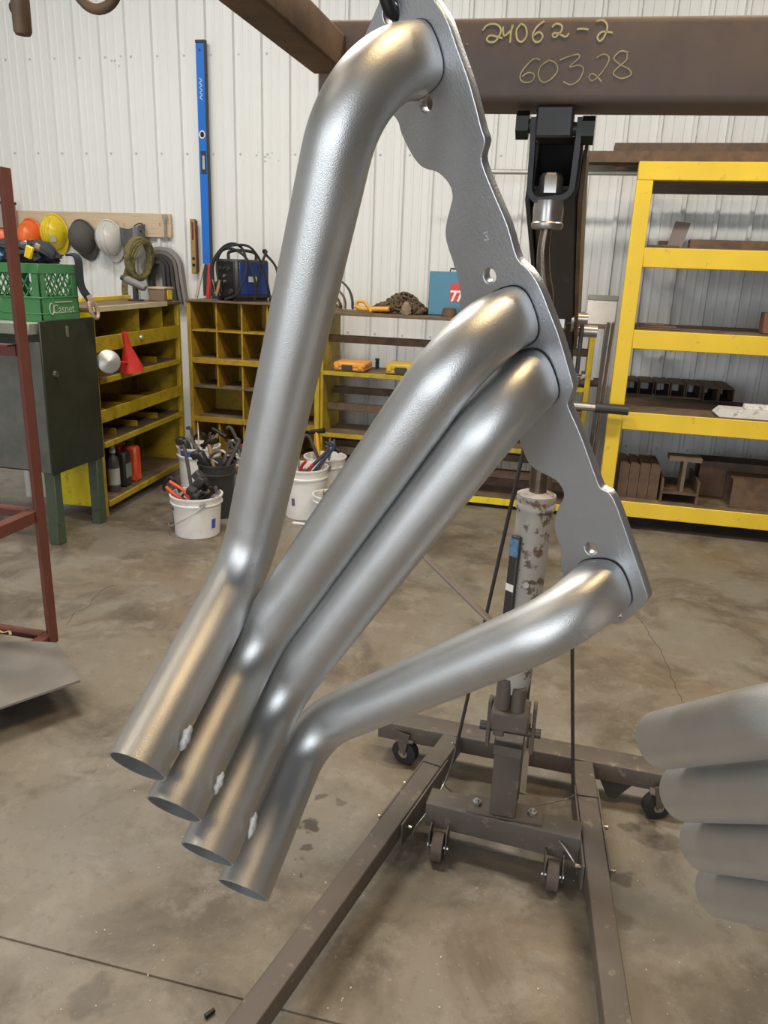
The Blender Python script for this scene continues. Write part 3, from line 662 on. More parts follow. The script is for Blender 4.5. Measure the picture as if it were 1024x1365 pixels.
MB().bar(st_c-(b0-a0).normalized()*.022, st_c+(b0-a0).normalized()*.022, .024, .0135, (-.55, -.83, 0)).build('blue_sticker', mat('blue_sticker', (.10, .22, .36), .5, 0, .3, 90), jack, world=True)
c2 = a0.lerp(b0, .64); MB().bar(c2-(b0-a0).normalized()*.009, c2+(b0-a0).normalized()*.009, .022, .0133, (-.55, -.83, 0)).build('white_sticker', sticker_w, jack, world=True)
ps = OY(701, 779, JYY-.043); MB().rings([ps, ps+Vector((0, -.006, 0))], [.009, .008], 14).build('jack_screw', steel, jack, world=True)
mb = MB(); mb.box(JX-.056, JX+.040, JYY-.045, JYY+.045, .50, .555, .006); mb.box(JX-.048, JX-.02, JYY-.02, JYY+.03, .47, .50, .003); mb.build('jack_block', hoist_m, hoist, world=True)
MB().rings([(JX-.03, JYY-.015, .553), (JX-.028, JYY-.015, .64)], .020, 18).build('pump_barrel', hoist_m, hoist, world=True)
MB().rings([(JX+.008, JYY-.02, .553), (JX+.008, JYY-.02, .62)], .018, 18).build('pump_barrel', hoist_m, hoist, world=True)
for x in (JX-.062, JX+.052): MB().bar((x, JYY+.02, .42), (x, JYY+.02, .555), .010, .04, (0, 1, 0), .002).build('jack_bracket', hoist_m, hoist, world=True)
MB().cyl((JX-.085, JYY+.02, .472), (JX+.072, JYY+.02, .472), .012, n=14).build('jack_pin', hoist_dark, hoist, world=True)
MB().box(MX-.037, MX+.037, JYY+.0, 1.832, .40, .43, .002).build('jack_seat', hoist_m, hoist, world=True)
hs, he = Vector((JX-.045, JYY-.03, .765)), OY(548, 723, 1.74)
MB().rings([hs, hs.lerp(he, .02), he], .0085, 12).build('pump_handle', mat('pale_brown_handle', (.30, .24, .19), .5, .2), hoist, world=True)
# stay rods and loose wires
for (a, b) in (((-.225, 2.085, .14), (JX-.008, 1.90, 1.47)), ((.142, 2.02, .14), (JX+.04, 1.90, 1.47))):
    MB().rings([a, b], .0052, 8).build('stay_rod', hoist_dark, hoist, world=True)
for pts in ([(603, 990, .30), (607, 1000, .25), (594, 1040, .14), (575, 1075, .12), (556, 1100, .10), (550, 1112, .08), (556, 1122, .04)], [(588, 1040, .10), (596, 1050, .08), (603, 1056, .05)], [(766, 1060, .13), (752, 1066, .10), (710, 1076, .10), (716, 1088, .11), (745, 1120, .13), (766, 1150, .10), (769, 1165, .05)]):
    mb = MB(); mb.rings(smooth([OZ(a, b, c) for a, b, c in pts], 5), .0022, 6); mb.build('loose_wire', steel, hoist, world=True)
# boom rising towards the camera, yoke, nuts, swivel and hook
pv = Vector((-.030, 1.905, 1.475)); bt = Vector((-.050, 1.285, 1.762))
hollow(MB(), pv, bt, .070, .085, .005, .006).build('boom', hoist_dark, hoist, world=True)
for e in (-1, 1):
    d = (bt-pv).normalized(); sx = Vector((e*.0395, 0, 0)); w2 = d.cross(Vector((1, 0, 0))).normalized()
    mb = MB(); mb.bar(pv+sx+d*.02, bt+sx-d*.02, .007, .098, (0, 0, 1), .001); mb.build('boom_side_plate', rust_arm if e > 0 else hoist_dark, hoist, world=True)
    MB().bar(Vector((pv.x+e*.049, 1.935, 1.38)), Vector((pv.x+e*.049, 1.935, 1.52)), .010, .07, (0, 1, 0), .002).build('mast_ear', hoist_dark, hoist, world=True)
MB().cyl((pv.x-.075, 1.925, 1.478), (pv.x+.085, 1.925, 1.478), .014, n=14).build('pivot_pin', steel, hoist, world=True)
jt = Vector((JX+.008, JYY-.012, 1.52))
MB().box(jt.x-.022, jt.x+.022, jt.y-.022, jt.y+.022, 1.49, 1.535, .005).build('ram_eye', steel, hoist, world=True)
for e in (-1, 1): MB().lathe([(.028, -.003), (.028, .003)], 20, (jt.x+e*.034, jt.y, 1.515), Matrix.Rotation(pi/2, 3, 'Y')).build('ram_washer', steel, hoist, world=True)
MB().cyl((jt.x-.055, jt.y, 1.515), (jt.x+.065, jt.y, 1.515), .012, n=14).build('ram_pin', steel, hoist, world=True)
# bolt and yoke joining boom end to the frame
yz = 1.795; yy = 1.262
for (px, py, e) in ((697, 167, -1), (784, 174, 1)):
    p = OY(px, py, yy); mb = MB(); mb.rings([p-Vector((.009, 0, 0)), p+Vector((.009, 0, 0))], .0195, 6, twist0=Vector((0, 0, 1))); mb.build('nut', mat('olive_black_nut', (.020, .022, .016), .45, .4), hoist, world=True)
pA, pB = OY(690, 167, yy), OY(792, 174, yy); MB().cyl(pA, pB, .0095, n=12).build('cross_bolt', hoist_dark, hoist, world=True)
sl = [OY(712, 158, yy), OY(711, 185, yy), OY(706, 258, yy), OY(714, 268, yy), OY(752, 264, yy), OY(762, 256, yy), OY(772, 180, yy), OY(774, 158, yy)]
mb = MB(); path = [p for p in fillet(sl, [.02, .02, .012, .012, .02, .02], 5)]
ribbon(mb, path, .026, .008, [(Vector((MX+.01, p.y, 1.76))-p).normalized() for p in path]); mb.build('yoke_strap', blackm, hoist, world=True)
MB().box(OY(715, 170, yy).x, OY(764, 170, yy).x, yy-.022, yy+.05, 1.79, BZ0-.001, .003).build('boom_end_block', hoist_dark, hoist, world=True)
yk = OY(733, 262, yy)
MB().lathe([(.0175, .004), (.0175, .026), (.013, .032), (.008, .033)], 6, (yk.x, yk.y, yk.z)).build('swivel_nut', steel, hoist, world=True)
MB().lathe([(.0, -.046), (.022, -.046), (.024, -.042), (.024, -.038), (.022, -.036), (.023, -.018), (.0215, -.006), (0, -.006)], 24, (yk.x, yk.y, yk.z)).build('swivel_collar', steel, hoist, world=True)
hp = [yk+Vector((0, 0, -.046)), yk+Vector((-.002, 0, -.075)), yk+Vector((.002, -.004, -.11)), yk+Vector((.010, -.01, -.15)), yk+Vector((.004, -.01, -.19)), yk+Vector((-.022, -.01, -.205)), yk+Vector((-.045, -.008, -.185)), yk+Vector((-.050, -.006, -.15))]
sp_ = smooth(hp, 5); MB().rings(sp_, [.012-.0055*abs(k/(len(sp_)-1)-.55)*1.2+(.0 if k < 30 else -.002) for k in range(len(sp_))], 14).build('lifting_hook', ram_m, hoist, world=True)
lt = [yk+Vector((-.050, .004, -.128)), yk+Vector((-.044, .004, -.105)), yk+Vector((-.03, .002, -.100)), yk+Vector((-.012, 0, -.125)), yk+Vector((-.006, 0, -.14))]
MB().rings(smooth(lt, 4), .0045, 8).build('safety_latch', blackm, hoist, world=True)
# ------------------------------------------------------------------ yellow stock rack on the right
RY, RYB = 5.12, 5.95
rx = OY(851, 230, RY).x; rx1 = 2.45
rack = thing('storage_rack', 'tall bright yellow steel storage rack loaded with steel stock', 'rack', (rx, RY, 0))
PWD = .092
for (x, y) in ((rx, RY), (rx1, RY), (rx1, RYB-.09)):
    MB().box(x, x+PWD, y, y+.09, 0, 2.2565, .004).build('post', floor_yel, rack, world=True)
LV = [(2.155, 2.257), (1.668, 1.782), (1.184, 1.298), (.674, .788), (.093, .197)]
for k, (za, zb) in enumerate(LV):
    MB().box(rx+PWD*(0 if k == 0 else 1), rx1, RY-.004, RY+.045, za, zb, .004).build('front_beam', floor_yel, rack, world=True)
    MB().box(rx+.142, rx1-.002, RYB-.05, RYB, zb-.05, zb-.006, .004).build('rear_beam', rust_dark, rack, world=True)
    MB().box(rx+.095, rx+.14, RY+.05, WALLY-.03, zb-.05, zb-.006, .003).build('side_beam', rust_dark, rack, world=True)
    MB().box(rx1+.045, rx1+.09, RY+.09, RYB-.09, za, zb-.02, .003).build('side_beam', floor_yel, rack, world=True)
    if k: MB().box(rx+PWD+.002, rx1-.002, RY+.002, RYB-.092, zb, zb+.006).build('deck', shelf_dirty, rack, world=True)
MB().box(rx+PWD+.002, rx1-.002, RY+.05, RYB-.092, 2.150, 2.154).build('deck', shelf_dirty, rack, world=True)
TOPZ = 2.2575
def chan(name, label, x0, x1, y0, y1, z0, z1, m, cat='steel channel', t=.008, group=None):
    """channel section lying along X, web up"""
    o = MB(); a = (x0+x1)/2, (y0+y1)/2
    o.box(x0-a[0], x1-a[0], y0-a[1], y1-a[1], z1-z0-t, z1-z0); o.box(x0-a[0], x1-a[0], y0-a[1], y0-a[1]+t, 0, z1-z0-t); o.box(x0-a[0], x1-a[0], y1-a[1]-t, y1-a[1], 0, z1-z0-t)
    return tag(o.build(name, m, loc=(a[0], a[1], z0)), label, cat, group)
def chan_b(name, label, x0, x1, y0, y1, z0, z1, m, cat='steel channel', t=.009, group=None):
    """one welded outline: channel swept along X"""
    w, h = y1-y0, z1-z0; pl = [(0, 0), (t, 0), (t, h-t), (w-t, h-t), (w-t, 0), (w, 0), (w, h), (0, h)]
    o = MB().prism(pl, (-(x1-x0)/2, -w/2, 0), (0, 1, 0), (0, 0, 1), x1-x0)
    return tag(o.build(name, m, loc=((x0+x1)/2, (y0+y1)/2, z0)), label, cat, group)
xa = OY(775, 200, RY+.05).x; xb = OY(820, 192, RY+.25).x
chan_b('steel_channel', 'long rusty channel lying on the rack top and sticking out left of the post', xa, 2.6, RY+.05, RY+.20, TOPZ, TOPZ+.062, rust_dark)
chan_b('steel_channel', 'rusty channel lying behind the longer one on the rack top', xb, 2.6, RY+.25, RY+.42, TOPZ, TOPZ+.135, rust_dark)
tag(MB().prism([(0, 0), (.08, 0), (.08, .006), (.006, .006), (.006, .05), (0, .05)], (-(1.9)/2, -.04, 0), (0, 1, 0), (0, 0, 1), 1.9).build('steel_angle', mat('olive_dark_angle', (.07, .07, .055), .5, .3), loc=(xa+.95, RY+.50, TOPZ)), 'dark olive steel angle at the back of the rack top', 'steel angle')
gp = OY(640, 214, RY+.72); tag(MB().cyl((-1.2, 0, .017), (1.2, 0, .017), .017, n=14).build('galvanised_pipe', galv, loc=(gp.x+1.15, RY+.70, TOPZ)), 'thin pale galvanised pipe on the rack top running left behind the hoist', 'pipe')
# shelf at 1.79 m
z = LV[1][1]+.0072
chan_b('steel_channel', 'dull brown channel lying along the second shelf of the rack', OY(918, 330, RY+.10).x, 2.4, RY+.05, RY+.16, z, z+.048, rust_dark)
tag(MB().box(-.09, .09, -.05, .05, 0, .010, .002).build('flat_bar', rust_dark, loc=(rx+PWD+.11, RY+.09, z)), 'short flat steel bar on the second shelf by the post', 'steel bar')
pc = OY(899, 326, RY+.2); o = MB().prism([(-.045, 0), (.045, 0), (.085, .155), (-.005, .165), (-.01, .15)], (0, 0, 0), (1, 0, 0), (0, .35, .94), .008).build('plate_offcut', mat('grey_brown_offcut', (.16, .13, .12), .6, .1), loc=(pc.x, RY+.2, z+.003)); tag(o, 'grey steel offcut leaning up on the second rack shelf', 'steel plate')
tag(MB().box(-.05, .05, -.03, .03, 0, .045, .004).build('steel_block', rust_dark, loc=(OY(890, 322, RY+.27).x, RY+.29, z)), 'small dark steel block behind the leaning offcut', 'steel block')
# shelf at 1.30 m
z = LV[2][1]+.0072
for k, (a, b, y, dz, lb) in enumerate(((842, 906, .06, 0, 'lowest thin flat bar on the third rack shelf'), (845, 900, .09, .010, 'middle thin flat bar stacked on the third rack shelf'), (850, 885, .12, .020, 'topmost thin flat bar stacked on the third rack shelf'))):
    xA, xB = max(OY(a, 440, RY+y).x, rx+PWD+.012), OY(b, 445, RY+y).x
    o = MB().box(-(xB-xA)/2, (xB-xA)/2, -.04, .04, 0, .010, .002).build('flat_bar', rust_dark, loc=((xA+xB)/2, RY+y, z+dz*1.06)); o.rotation_euler.z = -.06*k; tag(o, lb, 'steel bar', 'flat bars on the third shelf')
xq = OY(1016, 440, RY+.15).x; tag(MB().box(0, .3, -.06, .06, 0, .125, .004).build('steel_block', mat('red_brown_block', (.20, .085, .05), .6), loc=(xq, RY+.2, z)), 'reddish brown block at the right edge of the third rack shelf', 'steel block')
# shelf at .79 m: square tubes pointing at the viewer
z = LV[3][1]+.0072
tubes = [(831, 525, 'first square tube, half hidden by the yellow post'), (851, 526, 'second square tube from the yellow post'), (872, 528, 'third square tube from the yellow post'), (892.5, 529.5, 'fourth square tube from the yellow post'), (913, 531, 'fifth square tube from the yellow post'), (933, 534, 'sixth square tube from the post, pulled forward'), (955, 537, 'last square tube of the row, pulled forward beside the white plank')]
xprev = None
for k, (a, b, lb) in enumerate(tubes):
    yf = OZ(862, 527, z).y if k < 5 else OZ(945, 535.5, z).y; p = OY(a, b, yf); w = .101
    xx = p.x if xprev is None else max(p.x, xprev+w+.001); xprev = xx
    o = hollow(MB(), (0, 0, w/2), (0, .58 if k < 5 else .62, w/2), w, w, .009, .010).build('square_tube', rust_dark, loc=(xx+w/2, yf, z)); tag(o, 'rusty '+lb, 'square tube', 'square tubes on the rack')
xw = OY(953, 555, RY+.03).x
o = MB().prism([(0, .018), (.035, .052), (1.3, .052), (1.3, 0), (.025, 0)], (0, 0, 0), (1, 0, 0), (0, 0, 1), -.14).build('white_plank', whitem, loc=(xw, RY+.02, z)); tag(o, 'chipped white painted plank along the front of the rack shelf', 'plank')
tag(MB().box(0, 1.1, -.03, .03, 0, .03, .004).build('white_strip', whitem, loc=(xw+.17, RY+.09, z+.0525)), 'narrow white strip lying on the white plank', 'plank')
# bottom shelf
z = LV[4][1]+.0072
for k in range(4):
    a = 817+k*13.5; p = OY(a, 660, RY+.10); w = .062
    pl = [(0, 0), (w, 0), (w, .235-.006*k), (w-.008, .235-.006*k), (w-.008, .008), (.008, .008), (.008, .235-.006*k), (0, .235-.006*k)]
    o = MB(); o.prism([(0, 0), (w, 0), (w, .22+.012*(k == 2)), (w-.012, .232), (.004, .235), (0, .225)], (-w/2, 0, 0), (1, 0, 0), (0, 0, 1), -.30)
    o = o.build('steel_block', rust_dark, loc=(rx+PWD+.03+w/2+k*(w+.003), RY+.08, z)); tag(o, 'upright rusty steel billet, '+['nearest the yellow post', 'second from the yellow post', 'third and tallest from the post', 'last of the four beside the H-beam'][k], 'steel block', 'billets on the bottom shelf')
bx0 = rx+PWD+.03+4*.065+.01; hw, hh = .235, .155
H = [(0, 0), (.014, 0), (.014, .06), (hw-.014, .06), (hw-.014, 0), (hw, 0), (hw, hh), (hw-.014, hh), (hw-.014, .072), (.014, .072), (.014, hh), (0, hh)]
tag(MB().prism(H, (-hw/2, 0, 0), (1, 0, 0), (0, 0, 1), -.40).build('h_beam', rust_dark, loc=(bx0+hw/2, RY+.04, z)), 'rusty H-beam offcut lying on its flanges on the bottom rack shelf', 'steel beam')
T = [(-.011, 0), (.011, 0), (.011, .205), (.10, .205), (.10, .232), (-.10, .232), (-.10, .205), (-.011, .205)]
tag(MB().prism(T, (0, 0, 0), (1, 0, 0), (0, 0, 1), -.13).build('tee_section', mat('brown_tee_steel', (.16, .115, .085), .6, .1, .2, 10), loc=(bx0+hw*.55, RY+.06, z+.0725)), 'T-shaped steel offcut standing on the web of the H-beam', 'steel tee')
chan_b('steel_channel', 'big rusty channel lying at the right on the bottom rack shelf', bx0+hw+.20, 2.4, RY+.06, RY+.28, z, z+.19, rust_dark)
chan_b('steel_channel', 'rusty channel behind the big one on the bottom rack shelf', bx0+hw+.03, 2.4, RY+.32, RY+.52, z, z+.24, rust_dark)
# bars leaning on the left of the rack post
lean_m = mat('brown_leaning_bar', (.15, .09, .055), .6, .1)
for (xo, yo, w, lb, m_) in ((-.045, .03, .018, 'rusty flat bar leaning upright against the left rack post', lean_m), (-.075, .0, .022, 'dark steel pipe leaning upright beside the left rack post', dk_hose)):
    a = Vector((rx+xo-.02, RY+yo+.085, 0)); mb = MB(); mb.bar((0, 0, 0), (.035, .02, 1.33), w, .045, (0, 1, 0), .002); tag(mb.build('leaning_bar', m_, loc=a), lb, 'steel bar')

# ------------------------------------------------------------------ middle shelf unit
MY, MYB = 5.30, 5.72; mx0, mx1 = -1.73, .10
unit = thing('shelf_unit', 'low yellow shelf unit with brown top running behind the headers', 'shelf', ((mx0+mx1)/2, MY, 0))
MB().box(mx0, mx0+.02, MY, MYB, .0, 1.285, .002).build('end_panel', yel_old, unit, world=True)
MB().box(mx0-.035, mx0, MY-.03, MY+.03, 0, .96, .003).build('corner_post', yel_old, unit, world=True)
MB().box(mx1+.01, mx1+.045, MY, MY+.035, 0, 1.285, .003).build('post', yel_old, unit, world=True)
MB().box(mx1+.01, mx1+.045, MYB-.04, MYB, 0, 1.285, .003).build('post', yel_old, unit, world=True)
MB().box(-.72, -.685, MYB-.04, MYB, 0, 1.285, .003).build('post', yel_old, unit, world=True)
MB().box(mx0-.02, mx1+.10, MY-.02, MYB+.02, 1.285, 1.305, .003).build('top_board', shelf_dirty, unit, world=True)
for (za, zb, m_) in ((.865, .895, yel_old), (.415, .445, yel_old), (.03, .075, yel_bright)):
    MB().box(mx0+.02, mx1+.01, MY-.006, MY+.012, za, zb, .002).build('shelf_lip', m_, unit, world=True)
    MB().box(mx0+.02, mx1+.01, MY+.012, MYB, zb-.012, zb-.004).build('shelf_board', shelf_dirty, unit, world=True)
bars = [(1.085, .052, .14), (.70, .05, .26), (.60, .052, .10), (.30, .05, .22), (.20, .06, .10), (.115, .06, .2)]
for k, (za, h, yo) in enumerate(bars):
    MB().box(mx0+.02, mx1+.01, MY+yo, MY+yo+.05, za, za+h, .003).build('cross_bar', rust_dark, unit, world=True)
# things on its top
TZ = 1.3055
tb = OY(571, 400, MY+.2); te = OY(640, 400, MY+.2)
tool = thing('toolbox', 'teal blue steel toolbox with a red and white sticker on the middle shelf top', 'toolbox', ((tb.x+te.x)/2, MY+.2, TZ))
hw = (te.x-tb.x)/2; tz = OY(571, 361, MY+.2).z-TZ
MB().box(-hw, hw, 0, .18, 0, tz, .006).build('box', tealbox, tool)
MB().rings([(-.05, .09, tz-.002), (-.05, .09, tz+.02), (.05, .09, tz+.02), (.05, .09, tz-.002)], .006, 8).build('handle', blackm, tool)
s0, s1 = OY(601, 377, MY+.2), OY(622, 403, MY+.2)
sk = MB().box(s0.x-tool.location.x, s1.x-tool.location.x, -.003, -.0005, s1.z-TZ, s0.z-TZ).build('sticker', redm, tool)
sw, sh = (s1.x-s0.x), (s0.z-s1.z)
for k in range(2):                                   # two slanting white strokes, each under its own bar
    u0 = s0.x-tool.location.x+sw*(.06+.36*k)
    MB().prism([(0, 0), (.13*sw, 0), (.34*sw, .47*sh), (.32*sw, .58*sh), (-.04*sw, .58*sh), (-.04*sw, .47*sh), (.19*sw, .47*sh)], (u0, -.0035, s1.z-TZ+.02*sh), (1, 0, 0), (0, 0, 1), .0008).build('sticker_stroke', sticker_w, sk)
p = OY(599, 413, MY+.08); o = MB().lathe([(.0, 0), (.05, 0), (.052, .02), (.045, .055), (.03, .06), (0, .058)], 14).build('steel_cup', rust_dark, loc=(p.x, MY+.09, TZ)); tag(o, 'small dark steel cup in front of the teal toolbox', 'cup')
# heap of chain and rags
def lump(seed, rx_, ry_, rz_, amp=.2, n=20, m=12, fq=2.2):
    r = random.Random(seed); mb = MB(); mb.ell((0, 0, 0), (1, 1, 1), n, m); ph = [(Vector((r.uniform(-1, 1), r.uniform(-1, 1), r.uniform(-1, 1)))*r.uniform(2, 6), r.uniform(0, 6)) for _ in range(7)]
    for i, v in enumerate(mb.v):
        s = 1+sum(amp/4*sin(a.dot(v)*fq+b) for a, b in ph); mb.v[i] = Vector((v.x*rx_*s, v.y*ry_*s, max(v.z*rz_*s, -rz_*.55)))
    zmin = min(v.z for v in mb.v)
    for v in mb.v: v.z -= zmin
    return mb
hx0, hx1 = OY(496, 410, MY+.15).x, OY(566, 410, MY+.15).x
r_ = random.Random(5); mb = MB(); hc = (hx0+hx1)/2
for k in range(230):
    u = r_.uniform(-1, 1); v = r_.uniform(-1, 1)
    top = (.045+.085*(.5+.5*sin(2.6*u+1.1))*(1-u**4))*(1-.6*v*v)
    c = Vector(((hx1-hx0)/2*u*.93, .07*v, max(.014, top*r_.uniform(.35, 1)))); a1 = Vector((r_.gauss(0, 1), r_.gauss(0, 1), r_.gauss(0, .6))).normalized(); a2 = a1.orthogonal().normalized()
    a2 = (Matrix.Rotation(r_.uniform(0, 6), 3, a1) @ a2)
    lp = [c+a1*(.030*cos(t_))+a2*(.019*sin(t_)) for t_ in [2*pi*j/10 for j in range(10)]]
    for q_ in lp: q_.z = max(q_.z, .0085)
    mb.rings(lp, .0078, 6, closed=True)
o = mb.build('chain_heap', brown_cloth, loc=(hc, MY+.22, TZ)); tag(o, 'heap of rusty brown chain on the middle shelf top beside the teal toolbox', 'chain', kind='stuff')
p = OY(541, 404, MY+.03); o = lump(31, .035, .03, .055, .2).build('leather_glove', tan_leather, loc=(p.x, MY+.055, TZ)); tag(o, 'pale tan glove tip in front of the chain heap', 'glove')
p0, p1 = OY(474, 408, MY+.05), OY(519, 405, MY+.05)
yt = thing('pry_tool', 'yellow handled bar tool lying on the shelf top', 'tool', ((p0.x+p1.x)/2, MY+.05, TZ))
L = (p1.x-p0.x)/2
MB().rings(smooth([(-L, 0, .045), (-L+.03, 0, .03), (-L+.09, 0, .028), (L, 0, .034)], 4), .017, 12).build('handle', mat('amber_yellow_grip', (.70, .36, .03), .45), yt)
MB().rings(smooth([(-L, 0, .045), (-L+.02, 0, .075), (-L+.07, -.01, .07), (-L+.12, -.02, .012)], 4), .011, 10).build('jaw', mat('amber_yellow_grip', (.70, .36, .03), .45), yt)
sp_o = OY(462, 408, MY+.1)
bh = thing('strap_bundle', 'bundle of tan and black straps beside the tall pipe on the shelf top', 'strap', (sp_o.x-.085, MY+.1, TZ+.018))
for k, (r, h, ph, m_) in enumerate(((.13, .20, 0, dk_hose), (.10, .14, .4, tan_leather), (.08, .10, -.3, tan_leather), (.11, .07, .2, dk_hose))):
    pts = [(r*cos(a)*1.1-.03*k, .03*k-.05+.02*sin(3*a), .006+h*abs(sin(a))) for a in [pi*j/14 for j in range(15)]]
    mb = MB(); ribbon(mb, [Vector(q) for q in pts], .045, .007, [Vector((cos(a), 0, sin(a)+.01)) for a in [pi*j/14 for j in range(15)]]); mb.build('strap', m_, bh)
# cases on its second shelf
SZ = .8955
def case(px0, px1, py, m_, lb, h, yo=.03):
    a, b = OY(px0, py, MY+yo), OY(px1, py, MY+yo); w = b.x-a.x
    t = thing('tool_case', lb, 'case', ((a.x+b.x)/2, MY+yo, SZ), 0, 'cases on the middle shelf')
    MB().box(-w/2, w/2, 0, .22, 0, h, .012).build('shell', m_, t)
    MB().box(-w*.22, w*.12, -.012, .0, h*.15, h*.7, .004).build('handle', charcoal, t)
    MB().box(-w/2-.002, w/2+.002, -.002, .222, h*.48, h*.52).build('seam', charcoal, t)
    for e in (-.38, .36): MB().box(w*e-.015, w*e+.015, -.008, 0, h*.3, h*.75, .002).build('latch', m_, t)
    return t
case(444, 486, 492, mat('orange_case_plastic', (.78, .34, .05), .5), 'flat orange-yellow tool case with black handle on the middle shelf', .065)
case(513, 560, 500, mat('yellow_case_plastic', (.62, .42, .04), .5), 'flat yellow tool case behind the second pipe on the middle shelf', .075)
p = OY(502, 486, MY+.28); o = MB().lathe([(.0, 0), (.014, 0), (.014, .06), (.017, .062), (.017, .075), (0, .076)], 12).build('black_peg', charcoal, loc=(p.x, MY+.30, SZ)); tag(o, 'small upright black peg behind the orange case', 'peg')
# right end: white box and worn machine parts
wx0, wx1 = OY(781, 430, MY+.06).x, OY(820, 430, MY+.06).x; wz = OY(800, 394, MY+.06).z-TZ
wbx = thing('metal_box', 'scuffed white metal box with grey lid beside the yellow rack', 'box', ((wx0+wx1)/2, MY+.06, TZ))
MB().box(-(wx1-wx0)/2, (wx1-wx0)/2, 0, .2, 0, wz-.03, .004).build('body', whitem, wbx)
MB().box(-(wx1-wx0)/2-.004, (wx1-wx0)/2+.004, -.003, .205, wz-.03, wz, .003).build('lid', mat('grey_green_lid', (.24, .25, .22), .5), wbx)
for k, (a, b, zl, r, ln, lb, m_) in enumerate(((765, 800, 1.02, .045, .2, 'shiny round steel shaft on the shelf under the white box', steel), (783, 800, .9, .03, .16, 'small brown roller on the shelf under the white box', rust_dark), (770, 800, .56, .05, .22, 'thick steel roller on the lower shelf near the rack', steel))):
    p = OY(a, 500, MY+.1); zz = {1.02: 1.138, .9: .8955, .56: .4455}[zl]
    if k == 0: zz = .8955+.062
    o = MB().rings([(-ln/2, 0, r), (-ln*.3, 0, r), (-ln*.3, 0, r*.7), (ln*.3, 0, r*.7), (ln*.3, 0, r), (ln/2, 0, r)], [r, r, r*.75, r*.75, r, r], 18).build('steel_roller', m_, loc=(p.x, MY+.1+.0, zz)); tag(o, lb, 'roller')
    if k == 0: o.location = (p.x, MY+.22, .8955)
sb = OY(838, 547, MY-.26); sa = OY(742, 543, MY-.26)
hb = thing('steel_bar', 'dark round steel bar with bright end sticking out level in front of the yellow post', 'steel bar', (sa.x, MY+.05, .70))
zc = sb.z
MB().cyl(Vector((sa.x, MY-.26, zc+.006)), Vector((OY(793, 547, MY-.26).x, MY-.26, zc+.003)), .027, n=16).build('bright_end', steel, hb, world=True)
MB().cyl(Vector((OY(793, 547, MY-.26).x, MY-.26, zc+.003)), Vector((sb.x, MY-.26, zc)), .032, n=18).build('dark_sleeve', charcoal, hb, world=True)
MB().box(sa.x-.02, sa.x+.16, MY-.27, MY-.02, zc-.05, zc-.024, .004).build('bracket', rust_dark, hb, world=True)
MB().box(sa.x+.02, sa.x+.12, MY-.03, MY-.008, zc-.30, zc-.024, .004).build('bracket_plate', rust_dark, hb, world=True)

# ------------------------------------------------------------------ pigeonhole cabinet
GY, GYB = 5.50, 5.90; gx0 = -2.83; cw = .205; ncol = 5; gx1 = gx0+ncol*cw
pig = thing('pigeonhole_cabinet', 'ochre yellow pigeonhole cabinet with open cubbies under the blue welder', 'cabinet', ((gx0+gx1)/2, GY, 0))
def zg(y): return OY(275, y, GY).z
rows = [zg(403), zg(441), zg(479), zg(516), zg(557), zg(601), .06]
MB().box(gx0-.03, gx0, GY-.01, GYB, 0, rows[0], .003).build('side_panel', yel_dull, pig, world=True)
MB().box(gx1, gx1+.03, GY-.01, GYB, 0, rows[0], .003).build('side_panel', yel_dull, pig, world=True)
MB().box(gx0-.035, gx1+.035, GY-.02, GYB, rows[0], rows[0]+.016, .003).build('top_board', shelf_dirty, pig, world=True)
MB().box(gx0, gx1, GYB-.012, GYB, .05, rows[0]).build('back_panel', yel_dull, pig, world=True)
for k, zz in enumerate(rows[1:]):
    MB().box(gx0, gx1, GY+.004, GYB-.012, zz-.006, zz+.006).build('shelf_board', shelf_dirty if k else yel_dull, pig, world=True)
    if k in (1, 3, 5): MB().box(gx0, gx1, GY-.008, GY+.004, zz-.032, zz+.012, .002).build('shelf_lip', yel_dull, pig, world=True)
for r in range(6):
    for c in range(1, ncol):
        if r == 3 and c in (1,): continue
        MB().box(gx0+c*cw-.006, gx0+c*cw+.006, GY+.006, GYB-.012, rows[r+1]+.006, rows[r]-.006).build('divider', yel_dull, pig, world=True)

# ------------------------------------------------------------------ blue welding machine on it
PZ = rows[0]+.0165
wp = OY(312, 402, GY+.14)
wel = thing('welding_machine', 'black and blue welding machine wrapped in black cables on the pigeonhole cabinet', 'welder', (wp.x+.05, GY+.20, PZ), radians(-28))
MB().box(-.125, .125, -.16, .16, .015, .30, .015).build('case', charcoal, wel)
MB().box(-.105, .105, -.166, -.158, .03, .285, .004).build('front_panel', blackm, wel)
MB().box(.124, .130, -.13, .14, .05, .28, .003).build('side_panel', welder_blue, wel)
MB().box(-.130, -.124, -.13, .14, .05, .28, .003).build('side_panel', welder_blue, wel)
for e in (-1, 1): MB().box(e*.09-.02, e*.09+.02, -.15, .15, 0, .016).build('foot', rubber, wel)
for k, (x, z, r) in enumerate(((-.06, .23, .018), (.0, .235, .012), (.05, .23, .016), (0, .18, .012), (0, .14, .012), (-.07, .07, .022), (.07, .07, .022))):
    MB().rings([(x, -.164, z), (x, -.18, z)], [r, r*.85], 14).build('knob', steel if k in (3, 4) else charcoal, wel)
MB().rings(smooth([(-.0, -.13, .298), (0, -.12, .35), (0, 0, .365), (0, .12, .35), (0, .13, .298)], 5), .012, 10).build('handle', charcoal, wel)
MB().box(.1305, .1315, -.05, .03, .14, .18).build('logo_patch', whitem, wel)
